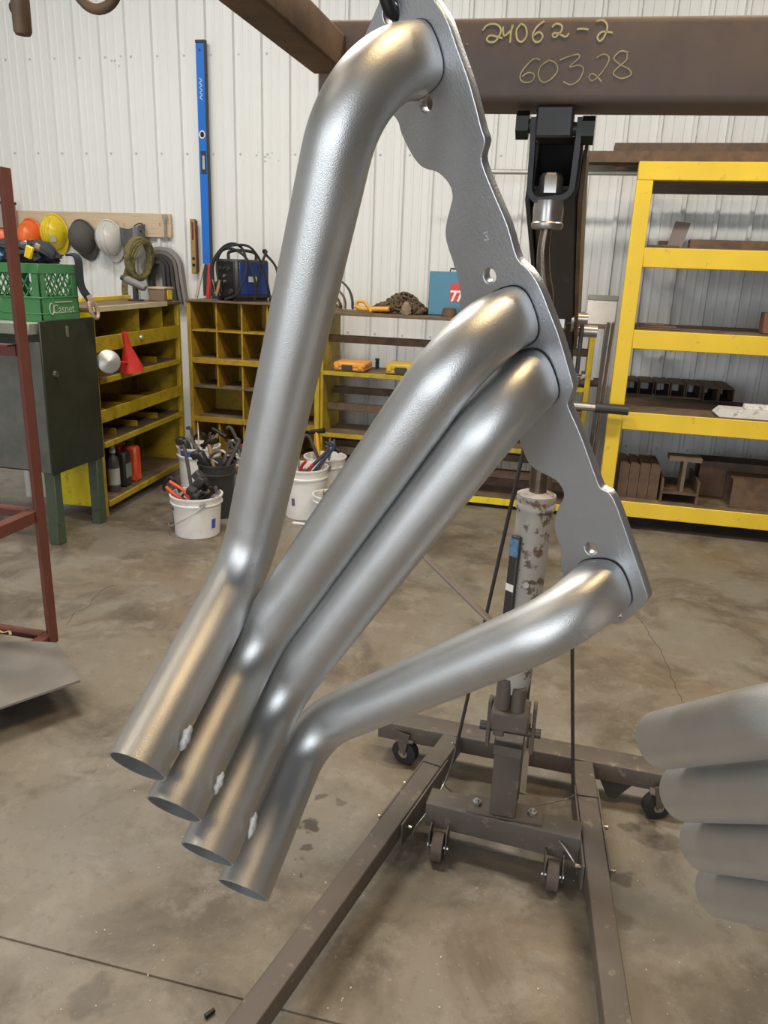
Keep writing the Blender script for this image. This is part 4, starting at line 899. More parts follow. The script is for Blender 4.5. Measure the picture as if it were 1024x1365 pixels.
cab = [[(-.13, -.19, .10), (-.16, -.17, .25), (-.10, -.12, .37), (.02, -.10, .41), (.14, -.10, .36), (.19, -.12, .22), (.15, -.17, .06), (.05, -.21, .012)],
       [(-.10, -.19, .06), (-.13, -.18, .24), (-.05, -.16, .35), (.08, -.15, .37), (.18, -.10, .30), (.22, -.06, .14), (.20, -.05, .012)],
       [(.15, .0, .06), (.18, .03, .26), (.16, .1, .36), (.08, .14, .36), (.2, .16, .25), (.25, .12, .10), (.23, .06, .012)],
       [(.0, -.20, .06), (-.04, -.20, .15), (-.06, -.19, .28), (.0, -.17, .37), (.10, -.12, .40), (.18, -.06, .38), (.21, .02, .26), (.22, .06, .12), (.20, .1, .012)],
       [(-.07, -.19, .07), (-.05, -.21, .13), (.0, -.215, .03)]]
for c in cab: MB().rings(smooth(c, 7), .0095, 8).build('cable', rubber, wel)
for s in (-1, 1):
    mb = MB(); mb.prism([(0, 0), (.014, 0), (.016+s*.03, .06), (.012+s*.045, .12), (.004+s*.045, .12), (s*.014, .06)], (-.04, -.222, .03), (1, 0, 0), (0, 0, 1), .006); mb.build('clamp_jaw', copper, wel)

# ------------------------------------------------------------------ levels and squares against the wall
lv0, lv1 = OY(262, 54, WALLY-.04), OY(275, 54, WALLY-.04)
lz1 = lv0.z; lz0 = OY(270, 394, WALLY-.04).z; lw = lv1.x-lv0.x
lev = thing('spirit_level', 'tall blue spirit level standing upright against the white wall', 'level', (lv0.x+lw/2, WALLY-.05, lz0))
LH = lz1-lz0
MB().box(-lw/2, lw/2-.012, -.012, .012, .02, LH-.02, .002).build('body', blue_lvl, lev)
MB().box(lw/2-.012, lw/2, -.016, .016, .01, LH-.01, .001).build('edge_rail', charcoal, lev)
MB().box(-lw/2-.002, lw/2+.001, -.017, .017, LH-.02, LH, .003).build('end_cap', charcoal, lev)
MB().box(-lw/2-.002, lw/2+.001, -.017, .017, 0, .25, .003).build('end_cap', charcoal, lev)
vz = OY(268, 180, WALLY-.05).z-lz0
MB().rings([Vector((-.006+.022*cos(a), -.0145, vz+.026*sin(a))) for a in [2*pi*j/20 for j in range(20)]], .005, 8, closed=True).build('vial_ring', sticker_w, lev)
MB().rings([(-.006, -.012, vz), (-.006, -.0135, vz)], .02, 16).build('vial', blackm, lev)
hz = OY(270, 217, WALLY-.05).z-lz0
MB().box(-.026, .020, -.0145, -.011, hz-.085, hz+.085, .001).build('grip_slot', charcoal, lev)
MB().box(-.012, .008, -.016, -.014, hz-.05, hz+.05, .0005).build('grip_opening', galv, lev)
tzl = OY(267, 119, WALLY-.05).z-lz0
mb = MB(); pts = [Vector((-.006+.010*(1 if k % 2 else -1), -.0128, tzl+.075-.15*k/9)) for k in range(10)]; ribbon(mb, smooth(pts, 3), .008, .0008, (0, -1, 0)); mb.build('maker_mark', mat('pale_blue_print', (.35, .52, .80), .5), lev)
MB().rings([(-.008, -.012, LH-.07), (-.008, -.0136, LH-.07)], .010, 12).build('hang_hole', charcoal, lev)
b0, b1 = OY(254, 292, WALLY-.06), OY(264, 365, WALLY-.06)
bl = thing('spirit_level', 'short brown wooden level hanging beside the blue one', 'level', ((b0.x+b1.x)/2, WALLY-.06, b1.z))
hh = b0.z-b1.z; ww = (b1.x-b0.x)/2
MB().box(-ww, ww*.7, -.015, .015, 0, hh, .003).build('body', brass_m, bl)
MB().box(ww*.7, ww*1.2, -.013, .013, .01, hh-.01, .002).build('edge', mat('dark_red_brown', (.12, .03, .02), .5), bl)
MB().box(-ww*.45, ww*.25, -.0165, -.0145, hh*.62, hh*.94, .001).build('vial_slot', mat('dark_red_slot', (.16, .02, .02), .4), bl)
for zz in (.16, .28): MB().rings([(-ww*.1, -.0145, hh*zz), (-ww*.1, -.0165, hh*zz)], .013, 12).build('port', blackm, bl)
# on the cabinet top: red bar, dark square, pale stick
zq = PZ
def on_top(px, yy): return OY(px, 395, yy).x
o = MB().bar((0, 0, 0), (.012, .03, .26), .030, .02, (0, 1, 0), .003).build('red_bar', redm, loc=(gx0+.0, 5.80, zq)); tag(o, 'short red bar standing behind the pigeonhole cabinet corner', 'bar')
o = MB().prism([(0, 0), (.15, 0), (.15, .22)], (0, 0, 0), (1, 0, 0), (0, .12, .99), .006).build('set_square', mat('dark_navy_square', (.03, .035, .06), .4), loc=(gx0+.035, 5.79, zq)); tag(o, 'dark triangular set square propped below the blue level', 'square')
o = MB().bar((0, 0, 0), (.055, .03, .26), .024, .012, (0, 1, 0), .002).build('pale_stick', mat('pale_stick_wood', (.50, .44, .36), .7), loc=(on_top(262, 5.76), 5.755, zq)); tag(o, 'pale stick leaning in front of the set square', 'stick')

# ------------------------------------------------------------------ coat board with helmets
bz1, bz0 = OY(110, 284, WALLY-.04).z, OY(228, 317, WALLY-.04).z; bxr = OY(228, 300, WALLY-.04).x
board = thing('hook_board', 'pale pine board screwed to the white wall, helmets hanging from it', 'board', ((bxr-5.45)/2, WALLY-.04, bz0))
MB().box(-5.45, bxr, WALLY-.045, WALLY-.0215, bz0, bz0+.185, .003).build('plank', wood, board, world=True)
for px in (30, 63, 103, 137, 165, 190, 213):
    p = OY(px, 300, WALLY-.05); MB().rings([(p.x, WALLY-.044, p.z), (p.x, WALLY-.054, p.z), (p.x, WALLY-.055, p.z+.015)], .003, 6).build('peg', steel, board, world=True)
def hat(px, py, m_, lb, rx_=.118, rz_=.135, tilt=0, brim=True, visor=None, ridge=False, yoff=0.0, cat='hard hat', dep=.15):
    p = OY(px, py, WALLY-.16-yoff)
    t = thing('hard_hat' if cat == 'hard hat' else 'cap', lb, cat, (p.x, WALLY-.062-yoff, p.z-.13)); R = Matrix.Rotation(tilt, 3, 'Y')
    c = Vector((0, 0, .13)); mb = MB()
    base = Matrix.Rotation(pi/2+.18, 3, 'X')
    RR = R @ base
    mb.ell(c, (rx_, rz_, dep), 26, 12, RR, 0, pi/2*1.02)
    mb.ell(c, (rx_-.006, rz_-.006, dep-.006), 26, 8, RR, 0, pi/2)
    sh = mb.build('shell', m_, t)
    if brim:
        rim = [c+RR @ Vector((rx_*1.07*cos(a), (rz_*1.05+(.045 if sin(a) < -.2 else 0)*max(0, -sin(a)-.2)*1.2)*sin(a), -.004)) for a in [2*pi*k/32 for k in range(32)]]
        MB().rings(rim, .008, 8, closed=True).build('brim', m_, t)
        pk = MB(); vs = []
        for k in range(13):
            a = pi+pi*(.12+.76*k/12); vs += [c+RR @ Vector((rx_*.98*cos(a), rz_*.98*sin(a), .004)), c+RR @ Vector((rx_*1.02*cos(a), (rz_+.05*sin((k/12)*pi))*sin(a)*1.05, -.006))]
        vs2 = [v+RR @ Vector((0, 0, .004)) for v in vs]; n = len(vs)
        fs = [(2*k, 2*k+1, 2*k+3, 2*k+2) for k in range(12)]+[(n+2*k+2, n+2*k+3, n+2*k+1, n+2*k) for k in range(12)]+[(2*k+1, n+2*k+1, n+2*k+3, 2*k+3) for k in range(12)]
        pk.add(vs+vs2, fs); pk.build('peak', m_, t)
    if ridge:
        for off in (-.03, 0, .03):
            pts = [c+RR @ Vector((off, rz_*1.0*sin(a)*(1-(off/rx_)**2)**.5, (dep+.003)*cos(a)*(1-(off/rx_)**2)**.5)) for a in [-1.2+2.4*k/12 for k in range(13)]]
            MB().rings(pts, .006, 8).build('ridge', m_, t)
    return t, c, RR
hat(1, 318, hat_org, 'orange hard hat cut off by the left picture edge', rx_=.092)
hat(32, 314, hat_org, 'bright orange hard hat behind the red frame post', tilt=.05, rx_=.098)
t, c, RR = hat(64, 309, hat_yel, 'yellow hard hat with a grey sticker on the pine board', rx_=.112, rz_=.14, ridge=True)
MB().obox(c+RR @ Vector((.062, -.03, .130)), (.045, .055, .004), RR @ Matrix.Rotation(.45, 3, 'Y')).build('sticker', mat('grey_sticker', (.40, .36, .32), .5), t)
hat(102, 316, hat_gry, 'dark grey cloth welding cap on the pine board', rx_=.110, rz_=.135, tilt=-.2, cat='cap')
hat(138, 317, hat_wht, 'off-white ridged hard hat between the grey cap and smoky visor', rx_=.110, rz_=.14, tilt=-.15, ridge=True)
# tan face shield at the far left
p = OY(2, 284, WALLY-.1); t = thing('face_shield', 'scuffed tan face shield at the left picture edge above the orange hats', 'face shield', (p.x, WALLY-.06, p.z-.12))
mb = MB(); pts = [Vector((.13*cos(a), -.02-.11*sin(a), 0)) for a in [pi*k/16 for k in range(17)]]; vs = [q+Vector((0, 0, z_)) for z_ in (0, .2) for q in pts]; vs += [q*.97+Vector((0, 0, z_)) for z_ in (0, .2) for q in pts]
fs = [(k, k+1, 17+k+1, 17+k) for k in range(16)]+[(34+k+1, 34+k, 51+k, 51+k+1) for k in range(16)]+[(17+k, 18+k, 52+k, 51+k) for k in range(16)]+[(k+1, k, 34+k, 35+k) for k in range(16)]
mb.add(vs, fs); mb.build('shield', clear_grey, t); MB().rings([q*1.02+Vector((0, 0, .2)) for q in pts], .012, 8).build('brow_band', charcoal, t)
# smoky visor
p = OY(176, 320, WALLY-.1); t = thing('face_shield', 'smoky grey visor hanging between the off-white hat and the webbing coil', 'face shield', (p.x, WALLY-.06, p.z-.13))
for (r, z0_, z1_, m_, nm) in ((.135, .08, .215, visor_m, 'visor'), (.115, -.03, .09, mat('grey_bib', (.24, .21, .18), .7), 'bib')):
    mb = MB(); N_ = 16; A_ = [(.15+.7*k/N_)*pi for k in range(N_+1)]
    o_ = [Vector((r*cos(a), .02-r*.75*sin(a), 0)) for a in A_]
    vs = []
    for s_ in (1, .965):
        for zz, tl in ((z0_, -.03), (z1_, .0)): vs += [Vector((q.x*s_*(1 if zz == z1_ else .92), q.y*s_, zz+.12*q.x+.03*abs(q.x)/r)) for q in o_]
    n = N_+1
    fs = [(k, k+1, n+k+1, n+k) for k in range(N_)]+[(2*n+k+1, 2*n+k, 3*n+k, 3*n+k+1) for k in range(N_)]+[(n+k, n+k+1, 3*n+k+1, 3*n+k) for k in range(N_)]+[(k+1, k, 2*n+k, 2*n+k+1) for k in range(N_)]
    mb.add(vs, fs); mb.build(nm, m_, t)
MB().rings(smooth([(.10, -.06, .20), (.02, -.03, .235), (.06, .0, .265), (.11, -.02, .24)], 4), .005, 8).build('head_strap', charcoal, t)
# coil of olive webbing
p = OY(191, 345, WALLY-.2); wc = thing('webbing_coil', 'coil of olive green lifting webbing hanging on the pine board', 'webbing', (p.x, WALLY-.27, p.z-.17))
RC = Matrix.Rotation(radians(62), 3, 'Z') @ Matrix.Rotation(radians(12), 3, 'X')
for k in range(4):
    r1, r2 = .075+.012*k, .135+.011*k; N_ = 30
    pts = [RC @ Vector((r1*cos(a), .008*k-.03+.012*sin(2*a+k), r2*sin(a)))+Vector((0, 0, .17)) for a in [2*pi*j/N_ for j in range(N_+1)]]
    nr = [RC @ Vector((cos(a), 0, sin(a))) for a in [2*pi*j/N_ for j in range(N_+1)]]
    mb = MB(); ribbon(mb, pts, .075, .009, nr); mb.build('loop', olive, wc)
mb = MB(); pts = [Vector(q) for q in ((-.06, -.02, .14), (-.10, -.03, .05), (-.125, -.03, -.06), (-.12, -.03, -.15), (-.10, -.03, -.20))]; ribbon(mb, smooth(pts, 5), .05, .008, (.6, -.8, 0)); mb.build('tail', olive, wc)
MB().cyl((0, -.02, .30), (0, .222, .30), .006, n=8).build('hanger', steel, wc)
# dark belts hanging right of it
p = OY(212, 340, WALLY-.1); bl_ = thing('hanging_belts', 'bunch of dark grey rubber belts hanging right of the olive webbing', 'belts', (p.x, WALLY-.1, p.z-.40))
for k, (r, h, yo, w, m_) in enumerate(((.050, .40, -.03, .04, dk_hose), (.080, .41, -.012, .04, charcoal), (.11, .43, .0, .04, dk_hose), (.14, .45, .015, .04, mat('grey_belt', (.16, .145, .13), .7)), (.172, .47, .025, .04, mat('pale_grey_belt', (.26, .245, .23), .7)))):
    pts = [Vector((-.03-r*.4, yo, .40-h*.75)), Vector((-.03-r*.5, yo, .20))]+[Vector((.01-(r)*cos(a)*1.0, yo, .30+r*.9*sin(a))) for a in [pi*j/12 for j in range(13)]]+[Vector((.01+r*1.1, yo, .16)), Vector((.01+r*1.25, yo, .38-h*.82))]
    nr = []
    for i in range(len(pts)):
        d = (pts[min(i+1, len(pts)-1)]-pts[max(i-1, 0)]).normalized(); nr.append(d.cross(Vector((0, 1, 0))))
    mb = MB(); ribbon(mb, pts, w*1.3, .026, nr); mb.build('belt', m_, bl_)
MB().cyl((.01, .075, .34), (.01, -.06, .34), .008, n=8).build('hanger', steel, bl_)
p = OY(221, 305, WALLY-.06); t = thing('wrench', 'bright steel spanner hanging at the right end of the pine board', 'wrench', (p.x, WALLY-.066, OY(221, 322, WALLY-.06).z))
mb = MB(); L_ = OY(221, 286, WALLY-.06).z-t.location.z; mb.prism([(-.011, .03), (-.007, .05), (-.008, L_-.05), (-.020, L_-.03), (-.022, L_-.005), (-.010, L_), (-.008, L_-.022), (.008, L_-.022), (.010, L_), (.022, L_-.005), (.020, L_-.03), (.008, L_-.05), (.007, .05), (.011, .03), (.016, .015), (.010, 0), (-.010, 0), (-.016, .015)], (0, 0, 0), (1, 0, 0), (0, 0, 1), .010); mb.build('spanner', steel, t)
MB().cyl((0, .02, L_-.04), (0, -.02, L_-.04), .004, n=8).build('nail', steel, t)
# ------------------------------------------------------------------ left yellow parts cabinet (front turned to the right)
YO = Vector((-2.812, 4.20, 0)); YR = math.atan2(1.22, -.085); YL, YD = 1.26, .40
def on_yc(s, y, z): return YO+Matrix.Rotation(YR, 3, 'Z') @ Vector((s, y, z))
yc = thing('parts_cabinet', 'old yellow open-front parts cabinet with sloping trays left of the cubbies', 'cabinet', YO, YR)
for s_ in (0, YL-.034):
    MB().box(s_, s_+.034, 0, .034, 0, 1.30, .004).build('front_post', yel_old, yc)
    MB().box(s_, s_+.045, YD-.045, YD, 0, 1.30, .004).build('rear_post', yel_old, yc)
MB().box(-.004, .0, .0, YD, .07, 1.30).build('end_panel', yel_bright, yc)  # cabinet yellow brightened here, painting in the light on this end
MB().box(YL, YL+.004, .0, YD, .07, 1.30).build('end_panel', yel_old, yc)
MB().box(.0, YL, YD, YD+.004, .07, 1.30).build('back_panel', yel_old, yc)
MB().box(-.01, YL+.01, -.012, YD+.01, 1.30, 1.318, .002).build('top_board', shelf_dirty, yc)
MB().box(.0, YL*.80, -.022, -.012, 1.292, 1.325, .002).build('top_edge_strip', cream, yc)
MB().box(YL*.45, YL+.01, YD-.01, YD+.012, 1.318, 1.345, .002).build('top_rear_lip', yel_plastic, yc)
for (za, zb) in ((1.05, 1.145), (.615, .695)): MB().box(.0, YL-.045, -.006, .006, za, zb, .002).build('front_rail', yel_old, yc)
for (za, zb) in ((.857, .893), (.452, .488), (.062, .10)):
    MB().box(.045, YL-.045, -.008, .008, za, zb, .003).build('shelf_edge', yel_old, yc)
    MB().box(.0, YL, .008, YD, zb-.008, zb-.003).build('shelf_board', shelf_dirty, yc)
for (za, zb) in ((1.058, 1.062), (.628, .632)): MB().box(.0, YL, .006, YD, za, zb).build('tray_board', yel_dull, yc)
for s_ in (.62, .98): MB().box(s_, s_+.006, .012, YD, 1.063, 1.298).build('divider', yel_old, yc)
for (zz, ss) in ((1.063, (.25, .40)), (.885, (.30, .62, .95)), (.633, (.18, .42, .75)), (.48, (.30, .60, .92))):
    for s_ in ss: MB().box(s_, s_+.010, .06, YD-.01, zz, zz+.045, .002).build('tray_divider', yel_old, yc)
MB().box(.74, .76, YD-.03, YD-.004, .1, .45).build('rear_brace', green_dk, yc)
MB().rings([(.60, -.008, 1.10), (.60, -.022, 1.10)], [.020, .014], 12).build('bolt_head', galv, yc)
# funnel hanging on its front
fs_ = on_yc(.34, -.062, 0)
fr = thing('funnel', 'red funnel with a dull metal lid leaning on it, parts cabinet shelf', 'funnel', (fs_.x, fs_.y, .8935))
MB().lathe([(.076, .0), (.072, .015), (.048, .09), (.024, .16), (.017, .25)], 20, (0, 0, .024), Matrix.Rotation(radians(14), 3, 'X')).build('cone', redm, fr)
lc_ = OY(145, 482, 4.22); nl = (CAM-lc_).normalized(); nl = (nl+Vector((.25, 0, .1))).normalized(); ul = nl.orthogonal().normalized(); vl = nl.cross(ul)
MB().lathe([(.0, .018), (.02, .014), (.066, .002), (.070, .0), (.070, -.006), (.03, -.002), (0, .008)], 26, lc_, Matrix((ul, vl, nl)).transposed()).build('metal_lid', dull_silver, fr, world=True)
MB().rings([lc_, Vector((fs_.x, fs_.y, .96))], .008, 8).build('lid_strap', redm, fr, world=True)
# bottles on its bottom shelf
b = thing('bottle', 'grey bottle with white cap on the bottom shelf of the parts cabinet', 'bottle', on_yc(.28, .085, .0975))
MB().lathe([(0, 0), (.045, 0), (.048, .01), (.048, .24), (.040, .28), (.018, .31), (.018, .325), (0, .325)], 18).build('body', mat('slate_bottle', (.085, .085, .10), .4), b)
MB().lathe([(.024, .325), (.024, .355), (.016, .36), (.016, .40), (0, .40)], 14).build('cap', whitepl, b)
MB().lathe([(.0488, .06), (.0488, .20)], 18).build('label_band', mat('pale_label', (.45, .45, .45), .6), b)
b = thing('bottle', 'black oil jug with a small coloured label beside the red jug', 'bottle', on_yc(.42, .10, .0975), YR)
MB().box(-.055, .055, -.06, .06, 0, .30, .015).build('body', charcoal, b); MB().box(-.045, .045, -.064, -.0605, .08, .2).build('label_patch', mat('teal_grey_label', (.22, .30, .28), .5), b)
MB().lathe([(.02, .298), (.02, .34), (0, .34)], 12, (0, .02, 0)).build('cap', redm, b)
b = thing('bottle', 'orange-red jug standing behind the black oil jug', 'bottle', on_yc(.56, .10, .0975), YR)
MB().box(-.05, .05, -.07, .07, 0, .31, .018).build('body', orangem, b); MB().lathe([(.022, .308), (.022, .345), (0, .345)], 12, (0, .02, 0)).build('cap', charcoal, b)
for b_ in [o_ for o_ in COL.objects if o_.type == 'EMPTY' and o_.get('category') == 'bottle']: b_.scale = (.82, .82, .82)
# on its top: tape box and grey grinder
tp = OY(216, 392, 5.35); tpo = thing('tape_box', 'small wooden box with yellow tape on top of the parts cabinet', 'box', on_yc(1.15, .09, 1.3185), YR)
MB().box(-.075, .075, -.06, .06, 0, .085, .004).build('tray', mat('brown_tray_wood', (.22, .15, .10), .7), tpo); MB().box(-.08, .08, -.065, .065, .085, .10, .003).build('lid', mat('pale_tan_lid', (.52, .40, .28), .7), tpo)
MB().box(-.035, .04, -.068, -.06, .01, .08, .004).build('yellow_tape', yel_plastic, tpo)
g0 = on_yc(1.01, .22, 1.3185); gr = thing('grinder', 'grey handheld work lamp tilted on a black neck over the parts cabinet', 'tool', g0)
MB().rings([(0, 0, 0), (0, 0, .10)], .020, 12).build('neck', charcoal, gr)
MB().rings([(-.08, 0, .150), (-.065, 0, .145), (.06, 0, .098), (.08, 0, .090)], [.018, .028, .028, .020], 16).build('body', mat('mid_grey_plastic', (.20, .20, .20), .5), gr)
MB().lathe([(.0, 0), (.055, 0), (.055, .010), (.0, .012)], 16).build('foot', charcoal, gr)
MB().rings([(-.105, 0, .160), (-.08, 0, .150)], .020, 12).build('nose', charcoal, gr)

# ------------------------------------------------------------------ dark green cabinet on legs
gc = thing('steel_cabinet', 'dark green steel cabinet on legs with scuffed front coloured paler as lit, left of picture', 'cabinet', (-3.16, 3.9, 0))
X0, X1, Y0, Y1 = -3.62, -2.77, 3.66, 4.14
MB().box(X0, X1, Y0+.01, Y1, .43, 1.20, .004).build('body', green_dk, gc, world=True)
MB().box(X0+.02, X1-.085, Y0-.004, Y0+.01, .44, 1.12, .004).build('door', green_lit, gc, world=True)
MB().box(X1-.075, X1-.008, Y0-.003, Y0+.01, .43, 1.16, .003).build('front_stile', green_lit, gc, world=True)
MB().box(X0-.02, X1-.02, Y0-.06, Y1-.05, 1.20, 1.262, .005).build('top_slab', grey_top, gc, world=True)
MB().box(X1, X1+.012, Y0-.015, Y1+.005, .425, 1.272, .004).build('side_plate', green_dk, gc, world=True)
for (x, y) in ((X1-.065, Y0), (X1-.065, Y1-.065), (X0, Y0), (X0, Y1-.065)): MB().box(x, x+.065, y, y+.065, 0, .43, .004).build('leg', green_leg, gc, world=True)
kp = OX(74, 499, X1+.012); MB().rings([kp, kp+Vector((.012, 0, 0))], [.022, .018], 14).build('lock', mat('dull_lock', (.10, .11, .10), .4, .5), gc, world=True)
hp = OX(89, 442, X1+.012); MB().box(X1+.012, X1+.018, hp.y-.012, hp.y+.012, hp.z-.03, hp.z+.03, .002).build('hasp', mat('olive_hasp', (.12, .11, .06), .5), gc, world=True)
# white pipes behind its legs
for k, (px, lb) in enumerate(((38, 'leftmost white plastic pipe standing behind the green cabinet legs'), (52, 'middle white plastic pipe standing behind the green cabinet legs'), (64, 'rightmost white plastic pipe standing behind the red post'))):
    p = OY(px, 640, 4.45); mb = MB(); mb.rings([(0, 0, 0), (0, 0, 1.1)], .024, 18); tag(mb.build('white_pipe', whitepl, loc=(p.x, 4.45+.03*k, 0)), lb, 'pipe', 'white pipes')

# ------------------------------------------------------------------ green crate with harness
cc = OZ(56, 421, 1.263); CX1, CY0 = X1-.004, 3.70; CW, CDp, CH = .36, .33, .30
crate = thing('milk_crate', 'green plastic crate with latticed sides on the green cabinet', 'crate', (CX1-CW/2, CY0+CDp/2, 1.263))
def side(a, b, nrm_):
    """one crate wall from corner a to corner b (local xy)"""
    a, b = Vector((*a, 0)), Vector((*b, 0)); d = (b-a); L_ = d.length; d.normalize(); nn = Vector((*nrm_, 0))
    P = lambda u, z_, o_=0: a+d*u+Vector((0, 0, z_))-nn*o_
    def slab(nm, u0, u1, z0_, z1_, th=.008, o_=0, m_=crate_m):
        mb = MB(); c = P((u0+u1)/2, (z0_+z1_)/2, th/2+o_); mb.obox(c, (u1-u0, th, z1_-z0_), Matrix((d, -nn, Vector((0, 0, 1)))).transposed(), .0015); mb.build(nm, m_, crate)
    slab('lower_panel', 0, L_, 0, .125); slab('top_rim', 0, L_, CH-.05, CH, .012, -.002)
    slab('corner_post', 0, .05, .125, CH-.05); slab('corner_post', L_-.05, L_, .125, CH-.05)
    slab('band', 0, L_, .122, .130, .012, -.003); slab('band', 0, L_, .04, .046, .011, -.002)
    slab('band', L_*.30-.006, L_*.30+.006, 0, .125, .011, -.002)
    for k in range(9):
        for sgn in (1, -1):
            u0 = .05+(L_-.10)*(k-2)/6.0; u1 = u0+sgn*.075; z0_, z1_ = .128, CH-.05
            lo, hi = .05, L_-.05
            t0, t1 = 0., 1.
            for (ua, ub) in ((u0, u1),):
                du = ub-ua
                ta, tb_ = (lo-ua)/du, (hi-ua)/du
                if ta > tb_: ta, tb_ = tb_, ta
                t0, t1 = max(t0, ta), min(t1, tb_)
            if t1-t0 < .12: continue
            MB().bar(P(u0+(u1-u0)*t0, z0_+(z1_-z0_)*t0, .004), P(u0+(u1-u0)*t1, z0_+(z1_-z0_)*t1, .004), .006, .006, nn).build('lattice_bar', crate_m, crate)
h1, h2 = CW/2, CDp/2
side((-h1, -h2), (h1, -h2), (0, -1)); side((h1, -h2), (h1, h2), (1, 0)); side((h1, h2), (-h1, h2), (0, 1)); side((-h1, h2), (-h1, -h2), (-1, 0))
MB().box(-h1+.008, h1-.008, -h2+.008, h2-.008, .0, .008).build('base', crate_m, crate)
Ml = Matrix.Translation(crate.location) @ frame((h1+.0032, .02, .062), (0, 1, 0), (0, 0, 1))
text_mesh('crate_print', 'Casnet', .068, Ml, crate_logo, crate)
mb = MB(); mb.box(h1+.0025, h1+.0038, -.055, .10, .098, .104); mb.build('crate_print_bar', crate_logo, crate)
mb = MB(); mb.rings([Vector((h1+.003, -.085+.018*cos(a), .066+.03*sin(a))) for a in [2*pi*k/18 for k in range(18)]], .003, 6, closed=True); mb.build('crate_print_ring', crate_logo, crate)
cz = 1.263+CH
har = thing('safety_harness', 'black safety harness with yellow buckles heaped on the green crate', 'harness', (CX1-CW/2, CY0+CDp/2, cz+.001))
def strap(pts, w=.045, th=.006, m_=navy, nr=(0, 0, 1), nm='strap', par=None):
    mb = MB(); P = smooth([Vector(q) for q in pts], 5)
    ribbon(mb, P, w, th, nr); return mb.build(nm, m_, par or har)
lump(41, .17, .13, .055, .25).build('padded_back', navy, har)
o = lump(42, .085, .10, .07, .25); 
for v in o.v: v += Vector((.10, -.02, .01))
o.build('shoulder_pad', navy, har)
o = lump(43, .085, .07, .05, .2)
for v in o.v: v += Vector((-.13, -.10, .006))
o.build('blue_pad', blueg, har)
strap([(-.18, -.16, .03), (-.10, -.12, .09), (0, -.13, .085), (.08, -.15, .06), (.14, -.12, .075), (.17, -.05, .04)], nr=(0, -.7, .7))
strap([(-.17, -.05, .02), (-.10, -.10, .10), (-.02, -.12, .10), (.05, -.14, .10), (.12, -.13, .07), (.165, -.14, .02)], nr=(0, -.7, .7), w=.04)
strap([(-.1, -.165, .04), (-.13, -.178, -.03), (-.17, -.185, -.10), (-.22, -.19, -.15)], nr=(0, -1, .1), w=.055)
strap([(.10, -.10, .11), (.05, -.13, .05), (.0, -.14, .08)], nr=(0, -1, .4), w=.04)
strap([(-.05, .03, .07), (.05, .0, .115), (.12, .03, .10), (.17, .05, .03)], w=.05)
for (x, y, z_, m_, sz, a) in ((.150, -.185, .055, yel_plastic, (.040, .02, .062), .35), (-.06, -.19, .075, yel_plastic, (.05, .018, .035), .2), (.12, -.18, .10, steel, (.04, .008, .02), -.2), (.178, -.15, .085, mat('tan_buckle', (.35, .27, .16), .5), (.03, .012, .03), .4)):
    MB().obox((x, y, z_), sz, Matrix.Rotation(a, 3, 'Y'), .004).build('buckle', m_, har)
# lanyard hanging down at the right with a big snap hook
ln = thing('lanyard', 'black lanyard with a worn tan snap hook hanging from the green crate', 'lanyard', (CX1, CY0+CDp*.6, 1.0))
la = Vector((CX1+.012, CY0+CDp*.96, cz-.02)); hk0, hk1 = OX(119, 398, X1+.06), OX(128, 420, X1+.075)
mb = MB(); ribbon(mb, smooth([la+Vector((-.045, 0, .075)), la+Vector((.02, -.01, .055)), OX(108, 380, X1+.04), hk0], 5), .05, .008, (1, -.2, .2)); mb.build('strap', navy, ln, world=True)
ax = (hk1-hk0).normalized(); sd = ax.cross(Vector((1, 0, 0))).normalized()
lp = [hk0.lerp(hk1, .62)+ax*(.055*cos(a))+sd*(.030*sin(a)) for a in [2*pi*k/22 for k in range(22)]]
MB().rings(lp, .011, 10, closed=True).build('snap_hook', tan_hook, ln, world=True)
MB().rings([hk0-ax*.02, hk0+ax*.02, hk0+ax*.045], [.016, .024, .014], 12).build('hook_swivel', tan_hook, ln, world=True)
MB().rings([hk0+sd*.02+ax*.02, hk0+sd*.036+ax*.06, hk0+sd*.030+ax*.10], .007, 8).build('hook_gate', tan_hook, ln, world=True)

# ------------------------------------------------------------------ red frame cart with steel plate
px_, py_ = -1.957, 2.49
cart = thing('frame_cart', 'red oxide angle-iron frame cart at the left picture edge', 'cart', (px_-.45, py_-.35, 0))
def angle(p, q, w=.045, t=.006, ux=(1, 0, 0), uy=(0, 1, 0), nm='rail'):
    """angle iron from p to q, legs along ux and uy"""
    p, q, ux, uy = Vector(p), Vector(q), Vector(ux), Vector(uy); d = q-p; L_ = d.length; d.normalize()
    pl = [(0, 0), (w, 0), (w, t), (t, t), (t, w), (0, w)]
    if ux.cross(uy).dot(d) < 0: p, q, d = q, p, -d
    A = [p+ux*a+uy*b for a, b in pl]; B = [v+d*L_ for v in A]; n = 6
    mb = MB(); mb.add(A+B, [tuple(range(n))[::-1], tuple(range(n, 2*n))]+[(i, (i+1) % n, n+(i+1) % n, n+i) for i in range(n)]); return mb.build(nm, red_frame, cart, world=True)
DX, DY = .95, .75
for (x, y, ux, uy) in ((px_+.02, py_, (-1, 0, 0), (0, -1, 0)), (px_-DX, py_, (1, 0, 0), (0, -1, 0)), (px_-DX, py_-DY, (1, 0, 0), (0, 1, 0))):
    angle((x, y, .085), (x, y, 1.885), .05, .006, ux, uy, 'post')
for zz in (1.885, 1.29, .66):
    angle((px_-DX, py_-.006, zz), (px_-.03, py_-.006, zz), .045, .006, (0, -1, 0), (0, 0, -1))
    angle((px_-DX+.006, py_-DY, zz), (px_-DX+.006, py_-.01, zz), .045, .006, (1, 0, 0), (0, 0, -1))
angle((px_+.012, py_-DY, .66), (px_+.012, py_-.01, .66), .045, .006, (-1, 0, 0), (0, 0, -1))
